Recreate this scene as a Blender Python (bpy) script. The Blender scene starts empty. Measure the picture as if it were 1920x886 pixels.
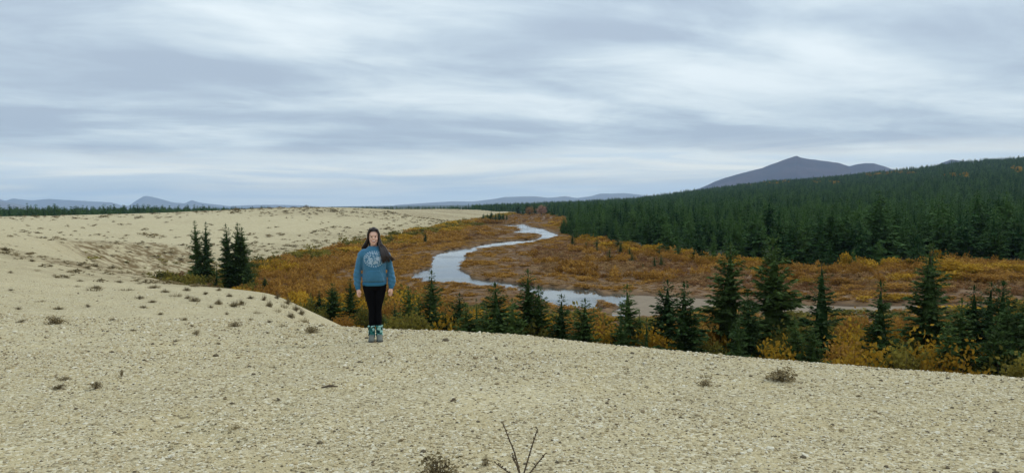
import bpy, bmesh, math, random
import numpy as np
from mathutils import Vector, Matrix

R = math.radians
random.seed(7)
rng = np.random.default_rng(11)
scene = bpy.context.scene
col = scene.collection

# ------------------------------------------------------------------ camera
FPX, CX, CY = 1478.0, 960.0, 443.0          # focal length and centre in photo pixels
CAM = np.array([0.0, 0.0, 1.6])
PITCH, ROLL = R(2.36), R(0.773)
f_v = np.array([0, math.cos(PITCH), -math.sin(PITCH)])
r0 = np.array([1.0, 0, 0]); u0 = np.array([0, math.sin(PITCH), math.cos(PITCH)])
r_v = math.cos(ROLL) * r0 - math.sin(ROLL) * u0
u_v = math.sin(ROLL) * r0 + math.cos(ROLL) * u0
cam_d = bpy.data.cameras.new('camera')
cam_d.sensor_width = 36.0
cam_d.lens = FPX / 1920 * 36.0
cam_d.clip_start = 0.1
cam_d.clip_end = 150000
cam = bpy.data.objects.new('camera', cam_d); col.objects.link(cam)
m = Matrix((( r_v[0], u_v[0], -f_v[0], CAM[0]), (r_v[1], u_v[1], -f_v[1], CAM[1]),
            (r_v[2], u_v[2], -f_v[2], CAM[2]), (0, 0, 0, 1)))
cam.matrix_world = m
scene.camera = cam

# ------------------------------------------------------------------ sky, sun, exposure
SUN_EL, SUN_AZ = R(40), R(62)               # azimuth measured clockwise from straight ahead (+Y)
w = bpy.data.worlds.new('World'); scene.world = w; w.use_nodes = True
nt = w.node_tree; nt.nodes.clear()
def N(tree, t, **kw):
    n = tree.nodes.new(t)
    for k, v in kw.items(): setattr(n, k, v)
    return n
def math_n(tree, op, a, b=None, c=None, clamp=False):
    n = tree.nodes.new('ShaderNodeMath'); n.operation = op; n.use_clamp = clamp
    for i, v in enumerate((a, b, c)):
        if v is None: continue
        if isinstance(v, (int, float)): n.inputs[i].default_value = v
        else: tree.links.new(v, n.inputs[i])
    return n.outputs[0]
def mixc(tree, fac, a, b, mode='MIX'):
    n = tree.nodes.new('ShaderNodeMix'); n.data_type = 'RGBA'; n.blend_type = mode
    n.clamp_factor = True
    for s, v in ((n.inputs[0], fac), (n.inputs[6], a), (n.inputs[7], b)):
        if isinstance(v, (int, float)): s.default_value = v
        elif isinstance(v, (tuple, list)): s.default_value = (*v[:3], 1)
        else: tree.links.new(v, s)
    return n.outputs[2]
def maprange(tree, v, a, b, c=0.0, d=1.0, smooth=True):
    n = tree.nodes.new('ShaderNodeMapRange'); n.interpolation_type = 'SMOOTHSTEP' if smooth else 'LINEAR'
    n.inputs['From Min'].default_value = a; n.inputs['From Max'].default_value = b
    n.inputs['To Min'].default_value = c; n.inputs['To Max'].default_value = d
    tree.links.new(v, n.inputs['Value']); return n.outputs['Result']
def noise(tree, vec, scale, detail=4, rough=0.5, dist=0.0, dims='3D'):
    n = tree.nodes.new('ShaderNodeTexNoise'); n.noise_dimensions = dims
    n.inputs['Scale'].default_value = scale; n.inputs['Detail'].default_value = detail
    n.inputs['Roughness'].default_value = rough; n.inputs['Distortion'].default_value = dist
    if vec is not None: tree.links.new(vec, n.inputs['Vector'])
    return n
def combine(tree, x, y, z):
    n = tree.nodes.new('ShaderNodeCombineXYZ')
    for i, v in enumerate((x, y, z)):
        if isinstance(v, (int, float)): n.inputs[i].default_value = v
        else: tree.links.new(v, n.inputs[i])
    return n.outputs[0]

def hor(px): return 395.0 - 0.0135 * px      # photo row of the horizon
def build_world():
    t = nt
    tc = N(t, 'ShaderNodeTexCoord')
    sep = N(t, 'ShaderNodeSeparateXYZ'); t.links.new(tc.outputs['Generated'], sep.inputs[0])
    x, y, z = sep.outputs
    za = math_n(t, 'ABSOLUTE', z)
    den = math_n(t, 'ADD', za, 0.10)
    px = math_n(t, 'DIVIDE', x, den); py = math_n(t, 'DIVIDE', y, den)
    # the cloud sheet runs slightly across the view, lines rising to the right
    pr = math_n(t, 'ADD', math_n(t, 'MULTIPLY', py, 1.0), math_n(t, 'MULTIPLY', px, -0.30))
    P = combine(t, px, pr, 0.0)
    big = noise(t, combine(t, math_n(t, 'MULTIPLY', px, 0.42), math_n(t, 'MULTIPLY', pr, 0.72), 21.2), 1.0, 4, 0.5, 0.4).outputs['Fac']
    mid = noise(t, combine(t, math_n(t, 'MULTIPLY', px, 1.05), math_n(t, 'MULTIPLY', pr, 1.45), 11.9), 1.0, 9, 0.58, 0.35).outputs['Fac']
    fine = noise(t, combine(t, math_n(t, 'MULTIPLY', px, 2.6), math_n(t, 'MULTIPLY', pr, 5.0), 8.1), 1.0, 6, 0.6, 0.5).outputs['Fac']
    s = math_n(t, 'ADD', math_n(t, 'MULTIPLY', big, 0.50), math_n(t, 'ADD', math_n(t, 'MULTIPLY', mid, 0.46), math_n(t, 'MULTIPLY', fine, 0.04)))
    # the larger cloud masses and breaks of that day, by bearing and height above the horizon, edges torn by the noise
    yc = math_n(t, 'MAXIMUM', y, 0.12); ub = math_n(t, 'DIVIDE', x, yc); vb = math_n(t, 'DIVIDE', z, yc)
    ub = math_n(t, 'ADD', ub, math_n(t, 'MULTIPLY_ADD', mid, 0.30, -0.15)); vb = math_n(t, 'ADD', vb, math_n(t, 'MULTIPLY_ADD', big, 0.07, -0.035))
    for (gx, gy, sx, sy, am) in ((500, 218, 130, 20, .085), (430, 205, 260, 10, .05), (600, 330, 300, 22, .05), (1330, 185, 170, 55, .085), (850, 35, 420, 34, .06), (1800, 285, 240, 13, .07), (1440, 68, 80, 9, .05), (1080, 325, 330, 9, .06), (150, 60, 200, 22, .04),
                                 (480, 140, 460, 30, -.075), (980, 235, 330, 26, -.06), (1430, 262, 330, 17, -.075), (1880, 110, 120, 70, -.06), (80, 235, 130, 40, -.045), (1150, 60, 160, 30, -.035), (700, 275, 420, 10, -.06)):
        a_ = math_n(t, 'MULTIPLY', math_n(t, 'SUBTRACT', ub, (gx - CX) / FPX), FPX / sx); b_ = math_n(t, 'MULTIPLY', math_n(t, 'SUBTRACT', vb, (hor(gx) - gy) / FPX), FPX / sy)
        e_ = math_n(t, 'EXPONENT', math_n(t, 'MULTIPLY', math_n(t, 'ADD', math_n(t, 'MULTIPLY', a_, a_), math_n(t, 'MULTIPLY', b_, b_)), -0.7))
        s = math_n(t, 'MULTIPLY_ADD', e_, am * 0.8, s)
    ramp = N(t, 'ShaderNodeValToRGB'); t.links.new(s, ramp.inputs[0])
    cr = ramp.color_ramp; cr.interpolation = 'B_SPLINE'
    cr.elements[0].position = 0.41; cr.elements[0].color = (0.41, 0.49, 0.59, 1)
    cr.elements[1].position = 0.64; cr.elements[1].color = (0.82, 0.90, 0.93, 1)
    for p, c in ((0.465, (0.485, 0.58, 0.67)), (0.51, (0.565, 0.665, 0.74)), (0.56, (0.67, 0.765, 0.815))):
        e = cr.elements.new(p); e.color = (*c, 1)
    cloud = ramp.outputs[0]
    # brighter, clearer strip under the cloud deck along the horizon, broken by long thin bars
    bars = noise(t, combine(t, math_n(t, 'MULTIPLY', math_n(t, 'ARCTAN2', x, y), 3.2), math_n(t, 'MULTIPLY', z, 46.0), 2.0), 1.0, 5, 0.55, 0.7).outputs['Fac']
    edge = math_n(t, 'ADD', z, math_n(t, 'MULTIPLY', math_n(t, 'SUBTRACT', bars, 0.5), 0.075))
    edge = math_n(t, 'SUBTRACT', edge, math_n(t, 'MULTIPLY', math_n(t, 'SUBTRACT', math_n(t, 'ABSOLUTE', x), 0.0), 0.0))
    strip = maprange(t, edge, 0.042, 0.082, 1.0, 0.0)
    sb = maprange(t, bars, 0.36, 0.66)
    stripc = mixc(t, sb, (0.72, 0.83, 0.89), (1.24, 1.20, 1.02))
    low = maprange(t, z, -0.01, 0.035, 1.0, 0.0)
    stripc = mixc(t, math_n(t, 'MULTIPLY', low, 0.7), stripc, (0.98, 1.04, 1.0))
    c = mixc(t, math_n(t, 'MULTIPLY', strip, 0.80), cloud, stripc)
    # overcast skies brighten steadily from the horizon to the zenith
    gain = math_n(t, 'MULTIPLY_ADD', math_n(t, 'MULTIPLY', za, za), SKY_GAIN, 1.0)
    vm = N(t, 'ShaderNodeVectorMath', operation='SCALE'); t.links.new(c, vm.inputs[0]); t.links.new(gain, vm.inputs['Scale'])
    vs = N(t, 'ShaderNodeVectorMath', operation='SCALE'); t.links.new(vm.outputs[0], vs.inputs[0]); vs.inputs['Scale'].default_value = 10.4
    sky = N(t, 'ShaderNodeTexSky', sky_type='NISHITA'); sky.sun_disc = False
    sky.sun_elevation = SUN_EL; sky.sun_rotation = SUN_AZ
    out = mixc(t, 0.93, sky.outputs[0], vs.outputs[0])
    bg = N(t, 'ShaderNodeBackground'); t.links.new(out, bg.inputs[0]); bg.inputs[1].default_value = 0.1
    wo = N(t, 'ShaderNodeOutputWorld'); t.links.new(bg.outputs[0], wo.inputs[0])
SKY_GAIN = 1.35
build_world()
sd = bpy.data.lights.new('sun', 'SUN'); sd.energy = 1.0; sd.angle = R(12); sd.color = (1.0, 0.92, 0.80)
sun = bpy.data.objects.new('sun', sd); col.objects.link(sun)
sdir = Vector((math.sin(SUN_AZ) * math.cos(SUN_EL), math.cos(SUN_AZ) * math.cos(SUN_EL), math.sin(SUN_EL)))
sun.rotation_euler = sdir.to_track_quat('Z', 'Y').to_euler()
sun.location = (30, 20, 60)
scene.view_settings.view_transform = 'Standard'; scene.view_settings.look = 'None'
scene.view_settings.exposure = 0.08; scene.view_settings.gamma = 1.0
scene.view_settings.use_curve_mapping = False
scene.render.engine = 'CYCLES'
scene.cycles.use_denoising = True
try: scene.cycles.denoiser = 'OPENIMAGEDENOISE'
except Exception: pass
scene.cycles.max_bounces = 6; scene.cycles.diffuse_bounces = 3; scene.cycles.volume_bounces = 0
scene.cycles.transparent_max_bounces = 8

# ------------------------------------------------------------------ helpers
def ray(px, py):
    return f_v + (px - CX) / FPX * r_v + (CY - py) / FPX * u_v
def on_plane(px, py, z):
    d = ray(px, py); t = (z - CAM[2]) / d[2]
    return CAM + d * t
def at_depth(px, py, Y):
    d = ray(px, py); return CAM + d * (Y / d[1])
def hor(px): return 395.0 - 0.0135 * px

_tab = rng.random((256, 256))
def vnoise(x, y):
    xi = np.floor(x).astype(np.int64); yi = np.floor(y).astype(np.int64)
    fx = x - xi; fy = y - yi
    fx = fx * fx * (3 - 2 * fx); fy = fy * fy * (3 - 2 * fy)
    a = _tab[xi & 255, yi & 255]; b = _tab[(xi + 1) & 255, yi & 255]
    c = _tab[xi & 255, (yi + 1) & 255]; d = _tab[(xi + 1) & 255, (yi + 1) & 255]
    return (a * (1 - fx) + b * fx) * (1 - fy) + (c * (1 - fx) + d * fx) * fy
def fbm(x, y, s, octv=4, rough=0.5):
    x = np.asarray(x, float) / s + 17.3; y = np.asarray(y, float) / s + 91.7
    v = 0; a = 1; tot = 0
    for _ in range(octv):
        v = v + a * (vnoise(x, y) - 0.5); tot += a
        x = x * 2.03 + 5.1; y = y * 2.03 + 3.7; a *= rough
    return v / tot * 2            # about -1..1
def sstep(a, b, v):
    t = np.clip((v - a) / (b - a), 0, 1); return t * t * (3 - 2 * t)
def poly_sd(P, X, Y, attr=None):
    """signed distance to closed polygon (positive inside); optional attribute at the nearest edge point"""
    P = np.asarray(P, float); X = np.asarray(X, float); Y = np.asarray(Y, float)
    best = np.full(X.shape, 1e30); ins = np.zeros(X.shape, bool); A = np.zeros(X.shape)
    n = len(P)
    for i in range(n):
        x1, y1 = P[i]; x2, y2 = P[(i + 1) % n]
        dx, dy = x2 - x1, y2 - y1
        t = np.clip(((X - x1) * dx + (Y - y1) * dy) / (dx * dx + dy * dy + 1e-12), 0, 1)
        d2 = (X - x1 - t * dx) ** 2 + (Y - y1 - t * dy) ** 2
        if attr is not None:
            k = d2 < best
            A = np.where(k, attr[i] * (1 - t) + attr[(i + 1) % n] * t, A)
        best = np.minimum(best, d2)
        cr = (y1 > Y) != (y2 > Y)
        with np.errstate(divide='ignore', invalid='ignore'):
            xi = x1 + (Y - y1) * dx / (dy if dy != 0 else 1e-12)
        ins ^= cr & (X < xi)
    s = np.where(ins, np.sqrt(best), -np.sqrt(best))
    return (s, A) if attr is not None else s

def tag(o, label=None, cat=None, group=None, kind=None):
    if label: o['label'] = label
    if cat: o['category'] = cat
    if group: o['group'] = group
    if kind: o['kind'] = kind
    return o
def mesh_obj(name, verts, faces, mat=None, parent=None, smooth=False, link=True):
    me = bpy.data.meshes.new(name)
    me.from_pydata([tuple(v) for v in verts], [], faces); me.update()
    return obj_of(name, me, mat, parent, smooth, link)
def obj_of(name, me, mat=None, parent=None, smooth=False, link=True):
    o = bpy.data.objects.new(name, me)
    if mat and not me.materials: me.materials.append(mat)
    if smooth: me.polygons.foreach_set('use_smooth', [True] * len(me.polygons))
    if link: col.objects.link(o)
    if parent: o.parent = parent
    return o
def np_mesh(name, V, F):
    """fast mesh from numpy: F is (n,k)"""
    me = bpy.data.meshes.new(name)
    V = np.asarray(V, np.float32); F = np.asarray(F, np.int32)
    me.vertices.add(len(V)); me.vertices.foreach_set('co', V.ravel())
    k = F.shape[1]
    me.loops.add(F.size); me.loops.foreach_set('vertex_index', F.ravel())
    me.polygons.add(len(F)); me.polygons.foreach_set('loop_start', np.arange(0, F.size, k, dtype=np.int32))
    try: me.polygons.foreach_set('loop_total', np.full(len(F), k, np.int32))
    except Exception: pass
    me.update(calc_edges=True); me.validate()
    return me
def empty(name, loc, rz=0.0, sc=1.0):
    o = bpy.data.objects.new(name, None); col.objects.link(o)
    o.location = loc; o.rotation_euler = (0, 0, rz); o.scale = (sc, sc, sc)
    o.empty_display_size = 0.3
    return o

# ------------------------------------------------------------------ materials
def new_mat(name):
    mt = bpy.data.materials.new(name); mt.use_nodes = True
    t = mt.node_tree; t.nodes.clear()
    out = t.nodes.new('ShaderNodeOutputMaterial')
    b = t.nodes.new('ShaderNodeBsdfPrincipled'); t.links.new(b.outputs[0], out.inputs['Surface'])
    b.inputs['Roughness'].default_value = 0.85
    b.inputs['Specular IOR Level'].default_value = 0.2
    return mt, t, b
def simple_mat(name, c, rough=0.85, var=0.15, scale=30.0, spec=0.2):
    mt, t, b = new_mat(name)
    tc = N(t, 'ShaderNodeTexCoord')
    n = noise(t, tc.outputs['Object'], scale, 4)
    lo = tuple(v * (1 - var) for v in c); hi = tuple(min(1, v * (1 + var)) for v in c)
    t.links.new(mixc(t, n.outputs['Fac'], lo, hi), b.inputs['Base Color'])
    b.inputs['Roughness'].default_value = rough; b.inputs['Specular IOR Level'].default_value = spec
    return mt
def leaf_mat(name, c1, c2, c3=None, scale=0.6, trans=0.25):
    """foliage: colour differs by plant (random), by clump (noise) and lets some light through"""
    mt, t, b = new_mat(name)
    geo = N(t, 'ShaderNodeNewGeometry'); oi = N(t, 'ShaderNodeObjectInfo')
    n = noise(t, geo.outputs['Position'], scale, 3)
    k = math_n(t, 'ADD', math_n(t, 'MULTIPLY', n.outputs['Fac'], 0.9), math_n(t, 'MULTIPLY_ADD', oi.outputs['Random'], 1.1, -0.5), clamp=True)
    c = mixc(t, k, c1, c2)
    if c3:
        n2 = noise(t, geo.outputs['Position'], scale * 4.3, 2)
        c = mixc(t, maprange(t, n2.outputs['Fac'], 0.5, 0.7, 0, 0.8), c, c3)
    t.links.new(c, b.inputs['Base Color']); b.inputs['Specular IOR Level'].default_value = 0.04
    tr = N(t, 'ShaderNodeBsdfTranslucent'); t.links.new(c, tr.inputs[0])
    ms = N(t, 'ShaderNodeMixShader'); ms.inputs[0].default_value = trans
    t.links.new(b.outputs[0], ms.inputs[1]); t.links.new(tr.outputs[0], ms.inputs[2])
    t.links.new(ms.outputs[0], t.nodes['Material Output'].inputs['Surface'])
    return mt

def sand_material():
    mt, t, b = new_mat('sand')
    geo = N(t, 'ShaderNodeNewGeometry'); P = geo.outputs['Position']
    v = N(t, 'ShaderNodeTexVoronoi'); v.inputs['Scale'].default_value = 72.0; t.links.new(P, v.inputs['Vector'])
    v2 = N(t, 'ShaderNodeTexVoronoi'); v2.inputs['Scale'].default_value = 34.0; t.links.new(P, v2.inputs['Vector'])
    hs = N(t, 'ShaderNodeSeparateColor'); t.links.new(v.outputs['Color'], hs.inputs[0])
    hs2 = N(t, 'ShaderNodeSeparateColor'); t.links.new(v2.outputs['Color'], hs2.inputs[0])
    big = noise(t, P, 0.22, 5).outputs['Fac']; med = noise(t, P, 1.6, 5, 0.6).outputs['Fac']
    far = noise(t, P, 0.03, 5).outputs['Fac']
    c = mixc(t, maprange(t, big, 0.3, 0.7), (0.41, 0.335, 0.182), (0.50, 0.415, 0.238))
    c = mixc(t, math_n(t, 'MULTIPLY', maprange(t, far, 0.35, 0.65), 0.5), c, (0.475, 0.385, 0.215))
    damp = noise(t, P, 0.75, 6, 0.62, 0.4).outputs['Fac']
    c = mixc(t, maprange(t, damp, 0.54, 0.70, 0.0, 0.45), c, (0.33, 0.265, 0.145))
    c = mixc(t, maprange(t, damp, 0.46, 0.32, 0.0, 0.40), c, (0.57, 0.49, 0.31))
    gravel = maprange(t, med, 0.32, 0.60, 0.25, 1.0)
    # single grains: pale quartz, buff and a few dark ones
    grain = mixc(t, hs.outputs[0], (0.25, 0.20, 0.11), (0.62, 0.545, 0.37))
    grain = mixc(t, maprange(t, hs.outputs[1], 0.80, 0.86), grain, (0.10, 0.08, 0.045))
    c = mixc(t, math_n(t, 'MULTIPLY', gravel, 0.60), c, grain)
    c = mixc(t, math_n(t, 'MULTIPLY', maprange(t, hs2.outputs[0], 0.88, 0.93), 0.75), c, (0.13, 0.10, 0.055))
    c = mixc(t, math_n(t, 'MULTIPLY', maprange(t, hs2.outputs[1], 0.84, 0.90), 0.65), c, (0.66, 0.60, 0.44))
    # dark organic crust where heath creeps over the sand (painted per vertex from the vegetation map)
    at = N(t, 'ShaderNodeAttribute', attribute_name='heath')
    hn = noise(t, P, 0.55, 5, 0.65).outputs['Fac']
    hk = math_n(t, 'MULTIPLY', at.outputs['Fac'], maprange(t, hn, 0.38, 0.60), clamp=True)
    hc = mixc(t, noise(t, P, 3.0, 3).outputs['Fac'], (0.10, 0.065, 0.03), (0.19, 0.135, 0.065))
    c = mixc(t, hk, c, hc)
    t.links.new(c, b.inputs['Base Color'])
    b.inputs['Roughness'].default_value = 0.95; b.inputs['Specular IOR Level'].default_value = 0.04
    h = math_n(t, 'ADD', math_n(t, 'MULTIPLY', v.outputs['Distance'], -0.010), math_n(t, 'MULTIPLY', v2.outputs['Distance'], -0.014))
    h = math_n(t, 'ADD', h, math_n(t, 'MULTIPLY', noise(t, P, 9.0, 4, 0.6).outputs['Fac'], 0.02))
    bp = N(t, 'ShaderNodeBump'); bp.inputs['Strength'].default_value = 0.75; bp.inputs['Distance'].default_value = 1.0
    t.links.new(h, bp.inputs['Height']); t.links.new(bp.outputs[0], b.inputs['Normal'])
    return mt

def tundra_material():
    mt, t, b = new_mat('tundra')
    geo = N(t, 'ShaderNodeNewGeometry'); P = geo.outputs['Position']
    n1 = noise(t, P, 0.05, 5, 0.6, 0.4).outputs['Fac']; n2 = noise(t, P, 0.45, 5, 0.6).outputs['Fac']; n3 = noise(t, P, 2.2, 3).outputs['Fac']
    c = mixc(t, maprange(t, n1, 0.35, 0.65), (0.10, 0.054, 0.024), (0.15, 0.084, 0.036))
    c = mixc(t, maprange(t, n2, 0.45, 0.7), c, (0.20, 0.118, 0.05))
    c = mixc(t, maprange(t, n3, 0.55, 0.8, 0, 0.7), c, (0.075, 0.042, 0.02))
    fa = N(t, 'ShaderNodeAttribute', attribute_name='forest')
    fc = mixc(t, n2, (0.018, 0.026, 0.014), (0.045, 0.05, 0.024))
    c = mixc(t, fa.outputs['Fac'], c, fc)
    ba = N(t, 'ShaderNodeAttribute', attribute_name='bank')
    c = mixc(t, math_n(t, 'MULTIPLY', ba.outputs['Fac'], 0.85), c, (0.05, 0.034, 0.02))
    t.links.new(c, b.inputs['Base Color'])
    bp = N(t, 'ShaderNodeBump'); bp.inputs['Strength'].default_value = 0.8; bp.inputs['Distance'].default_value = 0.35
    t.links.new(math_n(t, 'ADD', n2, math_n(t, 'MULTIPLY', n3, 0.4)), bp.inputs['Height']); t.links.new(bp.outputs[0], b.inputs['Normal'])
    return mt

def water_material():
    mt, t, b = new_mat('river_water')
    geo = N(t, 'ShaderNodeNewGeometry'); P = geo.outputs['Position']
    b.inputs['Base Color'].default_value = (0.045, 0.05, 0.04, 1)
    b.inputs['Roughness'].default_value = 0.06; b.inputs['IOR'].default_value = 1.33
    b.inputs['Specular IOR Level'].default_value = 0.5
    n = noise(t, P, 0.9, 4, 0.6, 0.5).outputs['Fac']
    patch = noise(t, P, 0.09, 3).outputs['Fac']
    t.links.new(maprange(t, patch, 0.4, 0.65, 0.04, 0.16), b.inputs['Roughness'])
    bp = N(t, 'ShaderNodeBump'); bp.inputs['Strength'].default_value = 0.12; bp.inputs['Distance'].default_value = 0.06
    t.links.new(n, bp.inputs['Height']); t.links.new(bp.outputs[0], b.inputs['Normal'])
    return mt

def mountain_material(name, c1, c2):
    mt, t, b = new_mat(name)
    geo = N(t, 'ShaderNodeNewGeometry'); P = geo.outputs['Position']
    n = noise(t, P, 0.0025, 6, 0.6).outputs['Fac']; n2 = noise(t, P, 0.02, 5, 0.65).outputs['Fac']
    c = mixc(t, maprange(t, n, 0.35, 0.65), c1, c2)
    c = mixc(t, maprange(t, n2, 0.4, 0.7, 0, 0.5), c, tuple(v * 0.55 for v in c1))
    t.links.new(c, b.inputs['Base Color']); b.inputs['Roughness'].default_value = 1.0
    return mt

def bark_material():
    return simple_mat('bark', (0.085, 0.062, 0.045), 0.95, 0.4, 14.0)

M = {}
M['sand'] = sand_material()
M['tundra'] = tundra_material()
M['water'] = water_material()
M['bark'] = bark_material()
M['bar'] = simple_mat('river_gravel', (0.20, 0.155, 0.105), 0.95, 0.25, 1.2)
M['spruce'] = leaf_mat('spruce_needles', (0.018, 0.042, 0.011), (0.062, 0.100, 0.024), (0.115, 0.16, 0.065), 0.9, 0.18)
M['spruce_far'] = leaf_mat('spruce_needles_forest', (0.014, 0.046, 0.013), (0.075, 0.140, 0.034), (0.12, 0.185, 0.075), 0.35, 0.18)
M['spruce_young'] = leaf_mat('young_spruce_needles', (0.04, 0.06, 0.02), (0.09, 0.10, 0.03), None, 0.5, 0.15)
M['gold'] = leaf_mat('gold_leaves', (0.27, 0.150, 0.016), (0.54, 0.32, 0.034), (0.17, 0.115, 0.02), 0.9, 0.3)
M['orange'] = leaf_mat('orange_leaves', (0.25, 0.122, 0.024), (0.46, 0.252, 0.054), (0.15, 0.07, 0.02), 0.6, 0.3)
M['russet'] = leaf_mat('russet_leaves', (0.17, 0.080, 0.032), (0.30, 0.158, 0.064), (0.11, 0.056, 0.026), 0.3, 0.2)
M['tan'] = leaf_mat('tan_sedge', (0.25, 0.145, 0.058), (0.38, 0.235, 0.10), None, 0.3, 0.2)
M['olive'] = leaf_mat('olive_leaves', (0.10, 0.095, 0.02), (0.26, 0.21, 0.04), (0.06, 0.06, 0.018), 0.8, 0.3)
M['pink'] = leaf_mat('pinkish_leaves', (0.22, 0.12, 0.075), (0.34, 0.20, 0.13), None, 0.4, 0.3)
M['straw'] = leaf_mat('dry_grass', (0.13, 0.10, 0.048), (0.26, 0.205, 0.105), None, 5.0, 0.25)
M['drytwig'] = leaf_mat('dry_heath', (0.13, 0.098, 0.045), (0.25, 0.19, 0.095), None, 6.0, 0.1)
M['twig'] = simple_mat('dry_twig', (0.10, 0.072, 0.046), 0.9, 0.3, 60.0)
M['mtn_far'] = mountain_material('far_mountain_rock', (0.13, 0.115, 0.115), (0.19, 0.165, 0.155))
M['mtn'] = mountain_material('mountain_tundra_haze_tint', (0.055, 0.034, 0.046), (0.030, 0.026, 0.044))  # tundra tones pushed to bluish purple, some distance haze painted into the colour

# ------------------------------------------------------------------ terrain functions
ZV = -12.5                                   # valley floor
def vp(px, py, z=ZV):
    p = on_plane(px, py, z); return (p[0], p[1])
# dune outline on the valley floor, with the width of its slope at each point
foot = [((-60, -90), 30), ((90, -70), 24), ((75, -40), 22), ((45, 3), 21), ((25.4, 19.5), 20), ((17.3, 25.3), 20), ((13.0, 28.0), 20), ((10.2, 30.2), 20), ((9.2, 34), 20), ((5.0, 47.6), 20),
        ((-2.4, 61), 20), ((-12.4, 77), 20), ((-25, 92), 20), ((-40, 108), 20), ((-52, 124), 20), ((-61, 138), 19), ((-66, 150), 19), ((-62, 163), 24),
        (vp(490, 511), 40), (vp(540, 492), 75), (vp(590, 478), 120), (vp(640, 466), 170), (vp(700, 456), 190), (vp(760, 447), 190), (vp(830, 432), 150),
        (vp(880, 417), 150), (vp(930, 406), 130), (vp(965, 400), 90), ((10, 1330), 80), ((-120, 1130), 70), ((-250, 880), 60), ((-420, 670), 55),
        ((-1600, 660), 60), ((-3000, 0), 60), ((-1200, -600), 60), ((-200, -200), 40)]
FOOT = np.array([p for p, _ in foot]); FOOTW = np.array([q for _, q in foot])
# dune top: (photo x, photo y, distance ahead)
top_pts = [(0, 886, 4.7), (480, 886, 4.7), (960, 886, 4.7), (1440, 886, 4.7), (1920, 886, 4.7),
           (0, 640, 12), (0, 560, 22), (0, 500, 45), (0, 470, 66), (0, 438, 120), (0, 412, 380), (0, 406, 600),
           (300, 636, 12), (300, 562, 25), (300, 527, 66), (180, 497, 80), (115, 481, 92), (242, 463, 150), (250, 440, 220), (300, 420, 330), (300, 402, 540),
           (480, 640, 12), (480, 582, 22), (480, 546, 38), (400, 536, 50), (560, 576, 24), (610, 612, 15), (704, 640, 11.8), (704, 613, 14.5),
           (960, 640, 11.6), (960, 621, 13), (1200, 651, 11), (1500, 676, 10), (1920, 705, 8.8), (1200, 720, 8), (1700, 760, 7),
           (500, 391, 520), (620, 385, 520), (750, 380.5, 520), (830, 384, 560), (900, 390, 700), (950, 394, 900), (600, 395, 430)]
tu, tv, tz = [], [], []
for px, py, Y in top_pts:
    p = at_depth(px, py, Y); tu.append(p[0] / Y); tv.append(math.log(Y)); tz.append(p[2])
for u in (-1.6, 0, 1.6):                      # close round the camera and wide of the frame
    tu.append(u); tv.append(math.log(1.2)); tz.append(0.0)
tu.append(1.6); tv.append(math.log(8.0)); tz.append(-0.5)
tu.append(-1.6); tv.append(math.log(60.0)); tz.append(-1.0)
tu.append(-1.6); tv.append(math.log(500.0)); tz.append(-1.5)
tu, tv, tz = map(np.array, (tu, tv, tz)); USC = 2.2
def _tps(r2): return np.where(r2 > 1e-12, 0.5 * r2 * np.log(r2 + 1e-12), 0.0)
_K = _tps((USC * (tu[:, None] - tu)) ** 2 + (tv[:, None] - tv) ** 2) + np.eye(len(tu)) * 0.01
_Pm = np.stack([np.ones_like(tu), USC * tu, tv], 1)
_A = np.block([[_K, _Pm], [_Pm.T, np.zeros((3, 3))]])
_sol = np.linalg.solve(_A, np.concatenate([tz, np.zeros(3)]))
def plateau(X, Y):
    Yc = np.maximum(Y, 1.2); u = np.clip(X / np.maximum(Yc, 1.2), -1.6, 1.6); v = np.log(np.minimum(Yc, 900))
    z = _sol[-3] + _sol[-2] * USC * u + _sol[-1] * v
    for i in range(len(tu)):
        z = z + _sol[i] * _tps((USC * (u - tu[i])) ** 2 + (v - tv[i]) ** 2)
    return np.clip(z, -9, 4)

dents = [(420, 688, .22), (352, 784, .30), (318, 820, .34), (420, 822, .26), (412, 836, .22), (150, 712, .3), (520, 752, .2), (500, 790, .28), (690, 705, .25)]
dents = [(*[on_plane(px, py, -0.1)[k] for k in (0, 1)], s) for px, py, s in dents]
def dune_sd(X, Y):
    S, W = poly_sd(FOOT, X, Y, FOOTW)
    d = np.hypot(X, Y)
    S = S + fbm(X, Y, 9, 3) * np.clip(d / 60, 0.0, 1.0) * 1.3 + fbm(X, Y, 45, 3) * np.clip((d - 90) / 200, 0, 1) * 9
    return S, W
def dune_z(X, Y, SW=None):
    S, W = SW if SW is not None else dune_sd(X, Y)
    t = S / W
    k = 40.0
    f = -np.log(np.exp(-k * np.clip(1.07 * t, -1, 6)) + np.exp(-k)) / k
    wide = np.clip((W - 40) / 80, 0, 1)
    fs = np.where(t < 0, 1.10 * t, np.where(t < 1, np.sin(np.clip(t, 0, 1) * math.pi / 2) ** 1.15, 1.0))
    f = f * (1 - wide) + fs * wide
    P = plateau(X, Y)
    z = ZV - 0.05 + (P - ZV) * f
    d = np.hypot(X, Y)
    inside = np.clip(t, 0, 1)
    z = z + fbm(X, Y, 3.2, 3) * 0.045 * inside * np.clip(d / 8, 0, 1)          # small swells
    z = z + fbm(X, Y, 0.35, 3) * 0.012 * inside * np.clip(30 / np.maximum(d, 1), 0, 1)
    z = z + fbm(X, Y, 16, 4) * 0.30 * np.clip((d - 20) / 40, 0, 1) * inside     # hummocks further out
    z = z + fbm(X, Y, 60, 4) * 0.9 * np.clip((d - 90) / 150, 0, 1) * inside * (1 - np.clip((d - 380) / 120, 0, 1) * 0.7)
    for x, y, s in dents:
        q = ((X - x) / s) ** 2 + ((Y - y) / (s * 0.8)) ** 2
        z = z - 0.05 * np.exp(-q * 1.5) + 0.015 * np.exp(-(np.sqrt(q) - 1.3) ** 2 * 6)
    return z

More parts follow.
